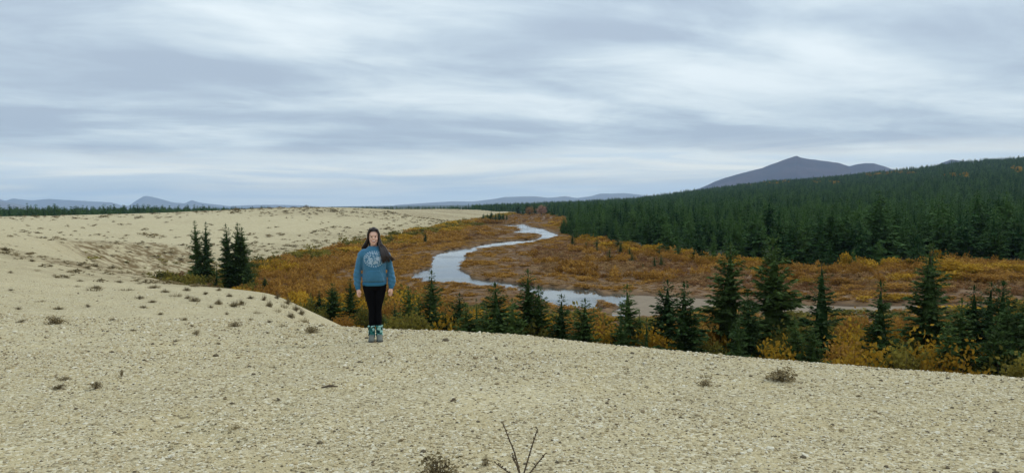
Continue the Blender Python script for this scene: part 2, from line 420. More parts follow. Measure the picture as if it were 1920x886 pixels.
ZW = ZV - 0.38                               # water level
def zp(x, y): return (760 + x / 3.054, 370 + y / 3.054)
river_px = [zp(*p) for p in [(545, 158), (680, 153), (705, 168), (780, 176), (820, 193), (872, 214), (845, 228), (780, 246), (640, 270), (520, 281), (440, 292),
            (395, 312), (342, 322), (335, 360), (302, 390), (312, 420), (350, 437), (372, 464), (440, 473), (520, 481), (600, 492), (660, 502), (780, 513),
            (860, 518), (1000, 527), (1085, 531), (1135, 560), (1085, 592), (1100, 622), (1150, 650), (1080, 652), (980, 640), (890, 638), (820, 610), (770, 572), (690, 548), (540, 526), (440, 512), (330, 498),
            (150, 487), (15, 470), (60, 430), (150, 402), (162, 350), (165, 328), (250, 303), (380, 288), (500, 262), (640, 246), (760, 236), (788, 216), (755, 207), (612, 205), (662, 186), (640, 171), (590, 165)]]
RIVER = np.array([vp(x, y, ZW) for x, y in river_px])
bar_px = [(1122, 556), (1150, 551), (1240, 555), (1330, 560), (1420, 568), (1500, 571), (1600, 573), (1730, 572), (1850, 574), (1850, 581), (1730, 582), (1640, 588),
          (1560, 592), (1480, 592), (1400, 585), (1320, 581), (1250, 590), (1190, 599), (1150, 600), (1142, 588), (1165, 577), (1140, 568)]
BAR = np.array([vp(x, y, ZV - 0.4) for x, y in bar_px])
forest_px = [(1000, 398.5), (1042, 402), (1060, 413), (1076, 436), (1092, 448), (1150, 461), (1210, 470), (1270, 480), (1330, 488), (1400, 494), (1480, 504), (1560, 506),
             (1640, 503), (1720, 501), (1800, 495), (1920, 498), (2100, 505)]
FOREST = np.array([vp(x, y) for x, y in forest_px] + [(400, 90), (3000, 100), (5200, 3000), (5200, 7000), (-5000, 7000), (-5000, 760), (-420, 760), (-240, 1000), (-100, 1230)])
ru = (np.array([900, 960, 1080, 1190, 1316, 1431, 1575, 1695, 1790, 1910, 2200, 2600]) - 960) / FPX
rt = np.array([-1.0, 0, 3, 8, 24, 36, 46, 56, 67, 75, 92, 100]) / FPX
DR = 2400.0
def valley_z(X, Y, river=True):
    z = np.full(np.shape(X), ZV, float) + fbm(X, Y, 30, 4) * 0.22 + fbm(X, Y, 3.0, 2) * 0.10
    d = np.maximum(Y, 1.0)
    u = np.clip(X / d, -1.2, 1.2)
    T = np.interp(u, ru, rt)
    zr = 1.6 + T * DR - 10.0
    rise = np.where(d < DR, np.clip((d - 520) / (DR - 520), 0, 1) ** 1.25, np.clip(1 - (d - DR) / 2500, 0, 1))
    side = sstep(-0.10, 0.06, u)
    z = z + np.maximum(zr - ZV, 0) * rise * side + fbm(X, Y, 350, 4) * 9 * rise * np.clip(T * 40, 0, 1)
    z = z + np.clip((np.hypot(X, Y) - 2600) / 25000, 0, 1) * 8
    if river:
        msk = (Y > 60) & (Y < 1400) & (np.abs(X) < 260)
        if np.any(msk):
            xs, ys = X[msk], Y[msk]
            wob = fbm(xs, ys, 5, 3) * 0.9 * np.clip(ys / 150, 0.5, 2)
            s = poly_sd(RIVER, xs, ys) + wob
            bw = np.clip(ys / 140, 0.6, 3.0)
            z[msk] -= 1.25 * sstep(-bw * 0.45, bw * 0.45, s)
            s2 = poly_sd(BAR, xs, ys) + wob
            z[msk] -= np.where(s < 0, 0.75 * sstep(-1.2, 1.0, s2), 0)
    return z
def ground_z(x, y):
    X = np.atleast_1d(np.asarray(x, float)); Y = np.atleast_1d(np.asarray(y, float))
    return np.maximum(dune_z(X, Y), valley_z(X, Y))
def gz(x, y): return float(ground_z(x, y)[0])

# ------------------------------------------------------------------ terrain sheets
def build_terrain():
    th = np.concatenate([np.arange(-180, -60, 4.0), np.arange(-60, -40, 1.0), np.arange(-40, 40, 0.125), np.arange(40, 60, 1.0), np.arange(60, 180, 4.0)])
    th = np.radians(th)
    rr = [0.25, 0.6, 1.1, 1.7, 2.4, 3.0]
    r = 3.5
    while r < 2700: rr.append(r); r *= 1.0125
    while r < 30000: rr.append(r); r *= 1.12
    rr = np.array(rr)
    nT, nR = len(th), len(rr)
    X = rr[:, None] * np.sin(th)[None]; Y = rr[:, None] * np.cos(th)[None]
    Xf, Yf = X.ravel(), Y.ravel()
    S, W = dune_sd(Xf, Yf)
    zd = np.full(Xf.shape, -99.0)
    k = S > -30
    zd[k] = dune_z(Xf[k], Yf[k], (S[k], W[k]))
    zv_ = valley_z(Xf, Yf)
    ii, jj = np.meshgrid(np.arange(nR - 1), np.arange(nT), indexing='ij')
    a = (ii * nT + jj).ravel(); b = (ii * nT + (jj + 1) % nT).ravel()
    c = ((ii + 1) * nT + (jj + 1) % nT).ravel(); d = ((ii + 1) * nT + jj).ravel()
    Q = np.stack([a, d, c, b], 1)[:, ::-1]
    Q = Q[:, ::1]
    def sheet(name, mat, Z, keep, attrs=(), centre=None):
        q = Q[keep]
        used, inv = np.unique(q, return_inverse=True)
        V = np.stack([Xf[used], Yf[used], Z[used]], 1)
        q = inv.reshape(q.shape)
        me = np_mesh(name, V, q)
        # make faces look up
        if len(me.polygons) and me.polygons[len(me.polygons) // 2].normal.z < 0: me.flip_normals()
        for an, arr in attrs:
            at = me.attributes.new(an, 'FLOAT', 'POINT'); at.data.foreach_set('value', arr[used].astype(np.float32))
        me.polygons.foreach_set('use_smooth', np.ones(len(me.polygons), bool))
        return tag(obj_of(name, me, mat), kind='structure')
    Sq = S[Q]; Wq = W[Q]
    dq = np.hypot(Xf, Yf)[Q].max(1)
    keep_d = Sq.max(1) > np.maximum(-2.0, -0.012 * dq - 0.6)
    # heath growing on the dune
    heath = heath_map(Xf, Yf, S)
    # dune slopes under the valley floor at its edge
    zd2 = np.where(S < 0, np.minimum(zd, ZV - 0.05 + S * 0.25), zd)
    sheet('sand_dune', M['sand'], zd2, keep_d, [('heath', heath)])
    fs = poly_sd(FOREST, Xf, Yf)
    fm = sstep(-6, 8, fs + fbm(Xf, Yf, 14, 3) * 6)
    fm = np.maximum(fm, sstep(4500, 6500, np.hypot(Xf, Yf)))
    bank = sstep(ZV - 0.15, ZV - 0.5, zv_) * (np.hypot(Xf, Yf) < 1500)
    sheet('valley_floor', M['tundra'], zv_, Sq.min(1) < 6 + 0.03 * dq, [('forest', fm), ('bank', bank)])
    msk = (Yf > 60) & (Yf < 1400) & (np.abs(Xf) < 260)
    sr = np.full(Xf.shape, -1e3); sr[msk] = poly_sd(RIVER, Xf[msk], Yf[msk])
    Zw = np.full(Xf.shape, ZW)
    sheet('river', M['water'], Zw, sr[Q].max(1) > -4)
    sb = np.full(Xf.shape, -1e3); sb[msk] = poly_sd(BAR, Xf[msk], Yf[msk])
    Zb = ZV - 0.42 + fbm(Xf, Yf, 6, 3) * 0.10 - 0.35 * sstep(0, -5, sb) 
    sheet('gravel_bar', M['bar'], Zb, sb[Q].max(1) > -4)

def heath_map(X, Y, S):
    """where dry heath and grass grow on the sand: a belt by the dune foot, the eroded hollow, the far crest"""
    d = np.hypot(X, Y)
    h = np.zeros(np.shape(X))
    far = np.clip((d - 110) / 80, 0, 1)
    h = np.maximum(h, far * sstep(60, 5, S) * 0.55)
    # eroded head of the hollow
    for cx, cy, sx, sy, am in ((-72, 163, 15, 20, 2.6), (-40, 76, 13, 16, 1.2), (-24, 56, 9, 10, 0.6)):
        h = np.maximum(h, np.exp(-((X - cx) / sx) ** 2 - ((Y - cy) / sy) ** 2) * am)
    # far crest band
    ridge = sstep(400, 520, Y) * sstep(0.05, -0.2, np.abs(X / np.maximum(Y, 1)) - 0.45)
    h = np.maximum(h, ridge * (0.55 + 0.5 * fbm(X, Y, 60, 3)))
    # near right-hand slope down to the valley
    nr = sstep(16, 6, S) * sstep(40, 15, d - 30) * (d < 120)
    h = np.maximum(h, nr * 0.7)
    h = h + fbm(X, Y, 22, 4) * 0.35 * np.clip((d - 30) / 60, 0, 1) - 0.02
    return np.clip(h, 0, 1)
build_terrain()

# ------------------------------------------------------------------ far mountains
def ridge(name, prof, Y0, depth, mat, base=-40.0, ncol=220, nrow=46, rough=0.10, seed=0):
    px = np.array([p[0] for p in prof], float); py = np.array([p[1] for p in prof], float)
    cols = np.linspace(px[0], px[-1], ncol); prf = np.interp(cols, px, py)
    rows = np.linspace(-1, 1, nrow)
    V = np.zeros((nrow, ncol, 3))
    end = np.clip(np.minimum(cols - cols[0], cols[-1] - cols) / (0.06 * (cols[-1] - cols[0])), 0, 1)
    for j in range(ncol):
        p = at_depth(cols[j], prf[j], Y0)
        hz = (p[2] - base)
        for i, t in enumerate(rows):
            x = p[0] * (1 + t * depth / Y0); yy = Y0 + t * depth
            fall = (1 - abs(t)) ** 1.15
            V[i, j] = (x, yy, base + hz * fall)
    xx, yy = V[:, :, 0], V[:, :, 1]
    tt = np.abs(rows)[:, None]
    spur = fbm(xx + seed * 977, yy, depth * 0.42, 5, 0.55)
    V[:, :, 2] += spur * (V[:, :, 2] - base) * rough * np.sin(np.clip(tt, 0, 1) * math.pi) * 2.2
    V[:, :, 2] += (V[:, :, 2] - base) * 0.028 * fbm(xx * 3.0 + seed * 311, yy, depth * 0.35, 4, 0.6) * (1 - tt)
    q = []
    for i in range(nrow - 1):
        for j in range(ncol - 1):
            q.append((i * ncol + j, i * ncol + j + 1, (i + 1) * ncol + j + 1, (i + 1) * ncol + j))
    me = np_mesh(name, V.reshape(-1, 3), q)
    me.polygons.foreach_set('use_smooth', np.ones(len(me.polygons), bool))
    return tag(obj_of(name, me, mat), kind='structure')
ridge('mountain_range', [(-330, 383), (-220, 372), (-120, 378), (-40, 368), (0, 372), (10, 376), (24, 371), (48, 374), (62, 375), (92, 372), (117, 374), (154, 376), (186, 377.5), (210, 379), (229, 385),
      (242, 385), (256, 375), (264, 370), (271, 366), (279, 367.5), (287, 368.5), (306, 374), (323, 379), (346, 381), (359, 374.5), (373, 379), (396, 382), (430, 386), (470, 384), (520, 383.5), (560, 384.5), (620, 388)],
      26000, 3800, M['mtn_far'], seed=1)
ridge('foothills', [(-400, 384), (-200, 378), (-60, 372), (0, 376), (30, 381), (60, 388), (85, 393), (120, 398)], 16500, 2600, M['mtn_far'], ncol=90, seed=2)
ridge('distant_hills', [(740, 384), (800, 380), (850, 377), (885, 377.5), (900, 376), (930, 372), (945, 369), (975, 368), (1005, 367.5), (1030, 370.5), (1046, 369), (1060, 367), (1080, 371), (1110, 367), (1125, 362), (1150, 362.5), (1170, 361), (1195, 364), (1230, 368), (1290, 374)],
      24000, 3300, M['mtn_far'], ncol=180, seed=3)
ridge('mountain', [(1230, 372), (1290, 360), (1320, 349), (1342, 339), (1362, 332), (1385, 325), (1402, 320), (1430, 313), (1448, 305.5), (1466, 299.5), (1478, 296), (1489, 292.5), (1494, 291.5), (1502, 294.5), (1515, 296.5), (1532, 299.5),
      (1552, 302), (1572, 304.5), (1592, 310.5), (1606, 306.5), (1620, 304.5), (1640, 306), (1656, 311), (1672, 316), (1700, 320), (1740, 315), (1765, 304), (1783, 298), (1800, 301), (1840, 315), (1900, 330), (1960, 345)],
      10500, 2300, M['mtn'], ncol=260, nrow=60, rough=0.13, seed=4)

# haze: pale even air round the whole scene
def build_haze():
    L, zb, zt = 36000, -22.0, 760.0
    bm = bmesh.new(); bmesh.ops.create_cube(bm, size=1.0)
    for v in bm.verts: v.co = Vector((v.co.x * 2 * L, v.co.y * 2 * L, zb if v.co.z < 0 else zt))
    me = bpy.data.meshes.new('haze'); bm.to_mesh(me); bm.free()
    mt = bpy.data.materials.new('haze_air'); mt.use_nodes = True; t = mt.node_tree; t.nodes.clear()
    o = t.nodes.new('ShaderNodeOutputMaterial'); p = t.nodes.new('ShaderNodeVolumePrincipled')
    p.inputs['Color'].default_value = (0.54, 0.75, 1.0, 1); p.inputs['Density'].default_value = 3.9e-5
    for s in ('Density Attribute', 'Color Attribute', 'Temperature Attribute'):
        if s in p.inputs: p.inputs[s].default_value = ''
    t.links.new(p.outputs[0], o.inputs['Volume'])
    try: mt.cycles.homogeneous_volume = True
    except Exception: pass
    tag(obj_of('haze', me, mt), 'thin blue haze in the air over the whole valley', 'haze', kind='stuff')
build_haze()
#PART2
# ------------------------------------------------------------------ plants: mesh makers
def diamond(V, F, base, tip, side, wdt):
    """one leaf or needle spray: four corners from base to tip"""
    i = len(V); mid = base + (tip - base) * 0.45
    V += [base, mid + side * wdt, tip, mid - side * wdt]; F.append((i, i + 1, i + 2, i + 3))

def spruce_crown(seed, H, Rm, nlev, nb, step, inner=True, ragged=0.36, taper=0.80):
    rd = random.Random(seed); V, F = [], []
    for i in range(nlev):
        t = (i + rd.random() * 0.8) / nlev
        z = H * (0.05 + 0.93 * t ** 0.92)
        s = 1 - t
        # a slim spire above, fuller skirts below, the lowest branches shorter again
        reach = Rm * 1.16 * (0.10 + 0.90 * s ** taper) * (1.0 if t > 0.10 else 0.72 + 2.8 * t)
        clump = 0.78 + 0.42 * rd.random()
        for b in range(nb if t < 0.8 else max(3, nb - 2)):
            if rd.random() < 0.06: continue
            az = rd.random() * 2 * math.pi
            L = reach * clump * (1 - ragged + 2 * ragged * rd.random())
            out = Vector((math.cos(az), math.sin(az), 0)); sd_ = Vector((-out.y, out.x, 0))
            droop = -0.42 + 0.85 * t + rd.uniform(-0.12, 0.12)
            curl = 0.22 * rd.random() + 0.05
            def pt(q): return Vector((0, 0, z)) + out * (L * q) + Vector((0, 0, L * (droop * q + curl * q * q)))
            n = max(1, int(L / step))
            for k in range(n):
                q = (k + 0.6) / n * 0.92 + 0.04
                p = pt(q); ln = (0.34 * L * (1.1 - q * 0.5) + 0.5 * step) * rd.uniform(0.7, 1.2)
                for sg in (-1, 1):
                    dirv = (out * rd.uniform(0.55, 0.95) + sd_ * sg * rd.uniform(0.5, 0.9) + Vector((0, 0, rd.uniform(-0.5, 0.12)))).normalized()
                    sv = Vector((0, 0, 1)).cross(dirv); sv = (sv + Vector((0, 0, rd.uniform(-0.9, 0.9)))).normalized()
                    diamond(V, F, p, p + dirv * ln, sv, ln * 0.27)
            p = pt(0.70)
            dirv = (pt(1.0) - pt(0.7)).normalized()
            diamond(V, F, p, pt(1.06), (sd_ + Vector((0, 0, rd.uniform(-.4, .4)))).normalized(), 0.09 * L + 0.02)
    # leader
    diamond(V, F, Vector((0, 0, H * 0.93)), Vector((0, 0, H)), Vector((1, 0, 0)), 0.05 * Rm + 0.03)
    diamond(V, F, Vector((0, 0, H * 0.93)), Vector((0, 0, H)), Vector((0, 1, 0)), 0.05 * Rm + 0.03)
    if inner:                                     # dense shaded twigs round the stem
        i0 = len(V); ns = 7
        for lev, (zf, rf) in enumerate(((0.07, 0.22), (0.20, 0.40), (0.55, 0.25), (0.90, 0.03))):
            for k in range(ns):
                a = 2 * math.pi * k / ns + lev * 0.4; rr_ = Rm * rf * rd.uniform(0.8, 1.2)
                V.append(Vector((rr_ * math.cos(a), rr_ * math.sin(a), H * zf)))
        for lev in range(3):
            for k in range(ns):
                F.append((i0 + lev * ns + k, i0 + lev * ns + (k + 1) % ns, i0 + (lev + 1) * ns + (k + 1) % ns, i0 + (lev + 1) * ns + k))
    return V, F
def tube(V, F, pts, rads, ns=6):
    rings = []
    for i, p in enumerate(pts):
        d = (pts[min(i + 1, len(pts) - 1)] - pts[max(i - 1, 0)]).normalized()
        a = d.cross(Vector((0.31, 0.92, 0.11))).normalized(); b = d.cross(a)
        i0 = len(V)
        for k in range(ns):
            an = 2 * math.pi * k / ns
            V.append(p + (a * math.cos(an) + b * math.sin(an)) * rads[i])
        rings.append(i0)
    for i0, i1 in zip(rings[:-1], rings[1:]):
        for k in range(ns): F.append((i0 + k, i0 + (k + 1) % ns, i1 + (k + 1) % ns, i1 + k))
    F.append(tuple(rings[-1] + k for k in range(ns)))
def trunk_mesh(name, seed, H, rad):
    rd = random.Random(seed); V, F = [], []
    pts = [Vector((0, 0, -0.4))] + [Vector((rd.uniform(-.02, .02) * H * .3, rd.uniform(-.02, .02) * H * .3, H * q)) for q in (0.02, 0.25, 0.5, 0.75, 0.97)]
    tube(V, F, pts, [rad * 1.5, rad * 1.25, rad, rad * 0.7, rad * 0.4, rad * 0.06], 7)
    for _ in range(7):                            # bare dead limbs low on the stem
        z = H * rd.uniform(0.05, 0.3); a = rd.random() * 6.28; L = H * rd.uniform(0.05, 0.10)
        p = Vector((0, 0, z)); tube(V, F, [p, p + Vector((math.cos(a) * L, math.sin(a) * L, -0.2 * L))], [rad * .28, rad * .06], 4)
    return to_mesh(name, V, F, M['bark'])
def to_mesh(name, V, F, mat, smooth=False):
    me = bpy.data.meshes.new(name); me.from_pydata([tuple(v) for v in V], [], F); me.update()
    me.materials.append(mat)
    if smooth: me.polygons.foreach_set('use_smooth', [True] * len(me.polygons))
    return me
def shrub_leaves(seed, n, clumps, leaf, flat=0.75, r=0.5, up=1.0):
    rd = random.Random(seed); V, F = [], []
    cs = []
    for _ in range(clumps):
        a = rd.random() * 6.283; q = rd.random() ** 0.5 * r * 0.85; z = up * (0.12 + 0.80 * rd.random() * math.sqrt(max(0.05, 1 - (q / r) ** 2)) ** flat)
        cs.append((Vector((q * math.cos(a), q * math.sin(a), z)), rd.uniform(0.08, 0.17) * (r / 0.5)))
    for k in range(n):
        c, s = cs[k % clumps]
        p = c + Vector((rd.gauss(0, s), rd.gauss(0, s), rd.gauss(0, s * 0.8)))
        if p.z < 0.03: p.z = 0.03 + rd.random() * 0.05
        d = Vector((rd.gauss(0, 1), rd.gauss(0, 1), rd.gauss(0.35, 0.8))).normalized()
        sv = d.cross(Vector((rd.gauss(0, 1), rd.gauss(0, 1), rd.gauss(0, 1)))).normalized()
        l = leaf * rd.uniform(0.6, 1.35)
        diamond(V, F, p, p + d * l, sv, l * 0.34)
    return V, F
def shrub_stems(seed, n, r=0.5, up=1.0, rad=0.012):
    rd = random.Random(seed); V, F = [], []
    for _ in range(n):
        a = rd.random() * 6.283; q = rd.random() * r * 0.8; z = up * rd.uniform(0.55, 0.95)
        p0 = Vector((rd.gauss(0, 0.04), rd.gauss(0, 0.04), -0.05)); p2 = Vector((q * math.cos(a), q * math.sin(a), z))
        p1 = (p0 + p2) * 0.5 + Vector((math.cos(a) * q * 0.2, math.sin(a) * q * 0.2, -0.04))
        tube(V, F, [p0, p1, p2], [rad, rad * 0.7, rad * 0.25], 4)
    return V, F

# ------------------------------------------------------------------ scatter helper for what nobody could count
def scatter(name, pts, sc, ix, sources, label, cat, rz=None, tilt=None):
    """ONE object: points that carry small plants or stones"""
    pts = np.asarray(pts, np.float32); n = len(pts)
    me = bpy.data.meshes.new(name); me.vertices.add(n); me.vertices.foreach_set('co', pts.ravel())
    if rz is None: rz = rng.random(n) * 6.283
    rot = np.zeros((n, 3), np.float32); rot[:, 2] = rz
    if tilt is not None: rot[:, 0] = rng.normal(0, tilt, n); rot[:, 1] = rng.normal(0, tilt, n)
    me.attributes.new('rot', 'FLOAT_VECTOR', 'POINT').data.foreach_set('vector', rot.ravel())
    sc = np.asarray(sc, np.float32)
    if sc.ndim == 1: sc = np.repeat(sc[:, None], 3, 1)
    me.attributes.new('scl', 'FLOAT_VECTOR', 'POINT').data.foreach_set('vector', sc.ravel())
    me.attributes.new('ix', 'INT', 'POINT').data.foreach_set('value', np.asarray(ix, np.int32))
    o = bpy.data.objects.new(name, me); col.objects.link(o)
    g = bpy.data.node_groups.new(name + '_nodes', 'GeometryNodeTree')
    g.interface.new_socket('Geometry', in_out='INPUT', socket_type='NodeSocketGeometry')
    g.interface.new_socket('Geometry', in_out='OUTPUT', socket_type='NodeSocketGeometry')
    gi = g.nodes.new('NodeGroupInput'); go = g.nodes.new('NodeGroupOutput')
    iop = g.nodes.new('GeometryNodeInstanceOnPoints')
    g.links.new(gi.outputs[0], iop.inputs['Points'])
    jn = g.nodes.new('GeometryNodeJoinGeometry')
    for s in reversed(sources):            # the join node lists the last link first
        oi = g.nodes.new('GeometryNodeObjectInfo'); oi.inputs['Object'].default_value = s; oi.inputs['As Instance'].default_value = True
        g.links.new(oi.outputs['Geometry'], jn.inputs[0])
    g.links.new(jn.outputs[0], iop.inputs['Instance'])
    iop.inputs['Pick Instance'].default_value = True
    for an, ty, sock in (('ix', 'INT', 'Instance Index'), ('rot', 'FLOAT_VECTOR', 'Rotation'), ('scl', 'FLOAT_VECTOR', 'Scale')):
        na = g.nodes.new('GeometryNodeInputNamedAttribute'); na.data_type = ty; na.inputs['Name'].default_value = an
        g.links.new(na.outputs['Attribute'], iop.inputs[sock])
    g.links.new(iop.outputs[0], go.inputs[0])
    md = o.modifiers.new('scatter', 'NODES'); md.node_group = g
    return tag(o, label, cat, kind='stuff')
def src(name, me): return bpy.data.objects.new(name, me)     # mesh source, not linked to the scene

# ------------------------------------------------------------------ spruces
# (crown mesh, trunk mesh) built at 10 m, scaled per tree
NEAR = []
for k, (rm, nl, nb) in enumerate(((1.75, 36, 8), (1.45, 36, 8), (2.05, 36, 9), (1.2, 34, 7), (1.65, 38, 8), (1.9, 34, 8), (0.85, 32, 6))):
    V, F = spruce_crown(100 + k, 10.0, rm, nl, nb, 0.17)
    NEAR.append((to_mesh('crown', V, F, M['spruce']), trunk_mesh('trunk', 300 + k, 10.0, 0.13)))
MIDT = []
for k, rm in enumerate((2.2, 1.8, 2.5, 2.0, 2.3)):
    V, F = spruce_crown(140 + k, 10.0, rm, 28, 7, 0.40, taper=1.0)
    MIDT.append((to_mesh('crown', V, F, M['spruce_far']), trunk_mesh('trunk', 340 + k, 10.0, 0.12)))
FART = []
for k, rm in enumerate((2.2, 1.75, 2.5, 2.0)):
    V, F = spruce_crown(180 + k, 10.0, rm, 17, 6, 1.2, taper=1.05)
    FART.append(src('forest_spruce_source', to_mesh('forest_spruce', V, F, M['spruce_far'])))
V, F = spruce_crown(190, 10.0, 1.9, 15, 6, 0.6)
YOUNG = to_mesh('crown', V, F, M['spruce_young'])

def spruce(px_top, py_top, Y, kind=None, label=None, group=None, wide=1.0, base_py=None, meshes=None, name='spruce_tree'):
    """a spruce whose tip shows at a photo pixel, rooted on the ground at distance Y"""
    top = at_depth(px_top, py_top, Y)
    z0 = gz(top[0], Y); h = max(1.2, top[2] - z0)
    e = empty(name, (top[0], Y, z0), random.random() * 6.283); wide *= random.uniform(0.95, 1.2)
    cm, tm = meshes if meshes else NEAR[kind if kind is not None else random.randrange(len(NEAR) - 1)]
    e.rotation_euler = (random.gauss(0, 0.022), random.gauss(0, 0.022), e.rotation_euler.z)
    for nm, me in (('crown', cm), ('trunk', tm)):
        o = obj_of(nm, me, parent=e); s = h / 10.0; o.scale = (s * wide, s * wide, s)
    tag(e, label, 'spruce', group)
    return e
G_ROW = 'spruces rooted below the foreground sand crest'
L_ROW = 'dark green spruce in the row rising from below the foreground sand crest'
L_SMALL = 'small spruce half hidden among yellow shrubs below the foreground sand crest'
row = [  # tip x, tip y, distance, mesh, width, label
    (583, 547, 84, 1, 1.0, None), (599, 543, 80, 4, 1.1, None), (622, 529, 76, 2, 1.0, 'full dark spruce standing over the round orange bush'), (657, 520, 78, 1, 1.0, 'slim spruce beside the elbow of the standing person, above the round orange bush'),
    (717, 587, 66, 0, 1.2, 's'), (741, 566, 72, 1, 0.9, 's'), (764, 534, 68, 0, 1.0, None), (787, 556, 66, 1, 1.0, None), (810, 504, 66, 1, 1.15, 'tall slender spruce whose tip crosses the near bank of the wide river bend'),
    (835, 575, 62, 3, 1.2, 's'), (857, 547, 62, 5, 1.0, None), (879, 567, 58, 2, 1.0, None), (894, 557, 64, 6, 1.0, None), (913, 575, 56, 0, 1.1, 's'), (933, 527, 58, 0, 1.2, 'broad dark spruce with its tip touching the thin river channel'),
    (962, 556, 55, 4, 1.15, None), (985, 502, 60, 4, 1.1, 'tallest spruce below the crest between the two river pools'), (1011, 533, 59, 0, 0.95, None), (1052, 549, 57, 1, 1.1, 'narrow spruce in front of the near end of the river pool'),
    (1095, 557, 55, 0, 1.15, 'isolated spruce in front of the lower river pool with a bare spike top'), (1159, 574, 54, 3, 1.2, None), (1178, 530, 56, 1, 1.2, 'slim spruce standing where the river meets the pale gravel bar'), (1203, 577, 58, 6, 1.1, None), (1210, 592, 52, 6, 1.0, 's'),
    (1250, 522, 58, 0, 1.05, None), (1281, 527, 53, 2, 1.0, 'bluish green bushy spruce in front of the gravel bar'), (1304, 588, 60, 3, 1.0, 's'), (1364, 452, 60, 0, 1.05, 'tall pointed spruce overtopping the meadow, narrow spire and wide skirts'), (1384, 575, 50, 3, 1.0, 's'), (1408, 546, 54, 5, 0.9, None),
    (1452, 442, 58, 2, 1.0, 'tallest and broadest spruce below the sand crest, overlapping the far forest'), (1488, 590, 50, 5, 0.9, 's'), (1539, 480, 54, 3, 1.35, 'slender tall spruce beside the golden willow thicket'), (1520, 600, 49, 0, 1.0, 's'), (1653, 522, 50, 1, 1.1, 'spruce between two golden willow thickets below the crest'),
    (1731, 449, 56, 3, 1.2, 'taller of two spruces growing as a twin in front of the forest edge'), (1746, 453, 54, 1, 1.1, 'second of two spruces growing as a twin in front of the forest edge'), (1801, 556, 48, 0, 1.0, None), (1829, 532, 52, 4, 1.0, None),
    (1848, 523, 54, 1, 1.1, None), (1876, 523, 50, 0, 1.0, None), (1900, 560, 47, 5, 1.0, None), (1915, 541, 50, 2, 0.9, None), (1955, 530, 50, 4, 1.0, None), (1780, 600, 46, 0, 1.0, 's'), (1862, 590, 46, 2, 0.9, 's')]
for x, y, Y, k, wd, lb in row:
    zn = 'beside the standing person' if x < 750 else ('in front of the wide river bend' if x < 925 else ('in front of the lower river pool' if x < 1140 else ('in front of the gravel bar' if x < 1440 else 'in front of the golden bush belt')))
    L_ROW = f'dark green spruce {zn}, rooted below the foreground sand crest'; L_SMALL = f'small spruce among yellow shrubs below the sand crest, {zn}'
    lab, grp = (L_ROW, G_ROW) if lb is None else ((L_SMALL, 'small spruces among the shrubs below the crest') if lb == 's' else (lb, G_ROW))
    spruce(x, y, Y * 1.10, k, lab, grp, wd)
# trees in the sandy hollow
G_H = 'spruces standing in the sandy hollow'
for x, y, Y, k, wd, lb in [(371, 411, 150, 1, 0.85, 'taller of two black spruces standing as a pair in the sandy hollow'), (384, 414, 149, 1, 0.8, 'shorter of two black spruces standing as a pair in the sandy hollow'),
        (429, 417, 136, 4, 0.85, 'full spruce at the edge of the dense clump in the hollow, facing the pair'), (443, 416, 137, 0, 0.85, 'tallest spruce in the middle of the dense clump in the hollow'), (455, 424, 138, 1, 0.95, 'spruce at the meadow side of the dense clump in the hollow'),
        (466, 490, 134, 5, 0.9, 'low bushy spruce skirting the dense clump in the hollow'), (405, 496, 140, 6, 1.0, 'thin young spruce between the pair and the dense clump in the hollow'), (496, 518, 130, 2, 0.9, 'small spruce on the russet meadow by the hollow')]:
    spruce(x, y, Y, k, lb, G_H, wd * 1.0)
for x, y, Y, lb in [(797, 433, 280, 'lone small spruce on the river bank under the far dune')]:
    spruce(x, y, Y, 1, lb, None, 1.0)
for i, (x, y, Y) in enumerate([(906, 400, 640), (914, 399, 660), (921, 396, 665), (929, 400, 650), (936, 397, 670), (943, 399, 660), (950, 401, 690)]):
    spruce(x, y, Y, None, 'small spruce in the clump at the far toe of the dune by the orange brush', 'spruce clump at the far toe of the dune', 1.3, meshes=MIDT[i % 5])
for i, (x, y, Y) in enumerate([(972, 381, 980), (980, 383, 960), (988, 379, 990), (1002, 377, 1000), (1026, 383, 930), (1034, 386, 860), (996, 384, 950)]):
    spruce(x, y, Y, None, 'dark spruce in the clump closing the far end of the river', 'spruce clump at the far end of the river', 1.2, meshes=MIDT[i % 5])

# forest: the ones that show largest are trees of their own, the rest is one mass
def forest_points():
    P = []
    for (y0, y1, rho, ua, ub) in ((140, 260, 0.024, 0.03, 0.80), (260, 450, 0.022, 0.0, 0.80), (450, 900, 0.019, -0.02, 0.80), (900, 1500, 0.016, -0.75, 0.80), (1500, 2500, 0.012, -0.05, 0.80), (690, 900, 0.04, -0.75, -0.2)):
        n = int(rho * (ub - ua) * 0.5 * (y1 ** 2 - y0 ** 2))
        Y = np.sqrt(rng.uniform(y0 ** 2, y1 ** 2, n)); X = Y * rng.uniform(ua, ub, n)
        P.append(np.stack([X, Y], 1))
    P = np.concatenate(P)
    s = poly_sd(FOREST, P[:, 0], P[:, 1]) + fbm(P[:, 0], P[:, 1], 16, 3) * 7 + fbm(P[:, 0], P[:, 1], 55, 2) * 9
    dn = fbm(P[:, 0], P[:, 1], 70, 3)
    keep = (s > 0) & (dn > -0.62) & (poly_sd(FOOT, P[:, 0], P[:, 1]) < -4)
    P = P[keep]; s = s[keep]
    H = 8.8 + 2.2 * fbm(P[:, 0], P[:, 1], 60, 2) + rng.normal(0, 2.6, len(P)); H = np.clip(H * np.where(rng.random(len(P)) < 0.08, 1.25, 1.0), 3.5, 16.5)
    H *= np.interp(P[:, 0] / P[:, 1], [-0.6, -0.42, -0.28, -0.12, -0.02], [1.3, 1.2, 0.95, 0.85, 1.0])
    H *= np.where(s < 10, rng.uniform(0.45, 1.0, len(P)), 1.0)
    Z = valley_z(P[:, 0], P[:, 1], False) - 0.05
    return P, Z, H, s
FP, FZ, FH, FS = forest_points()
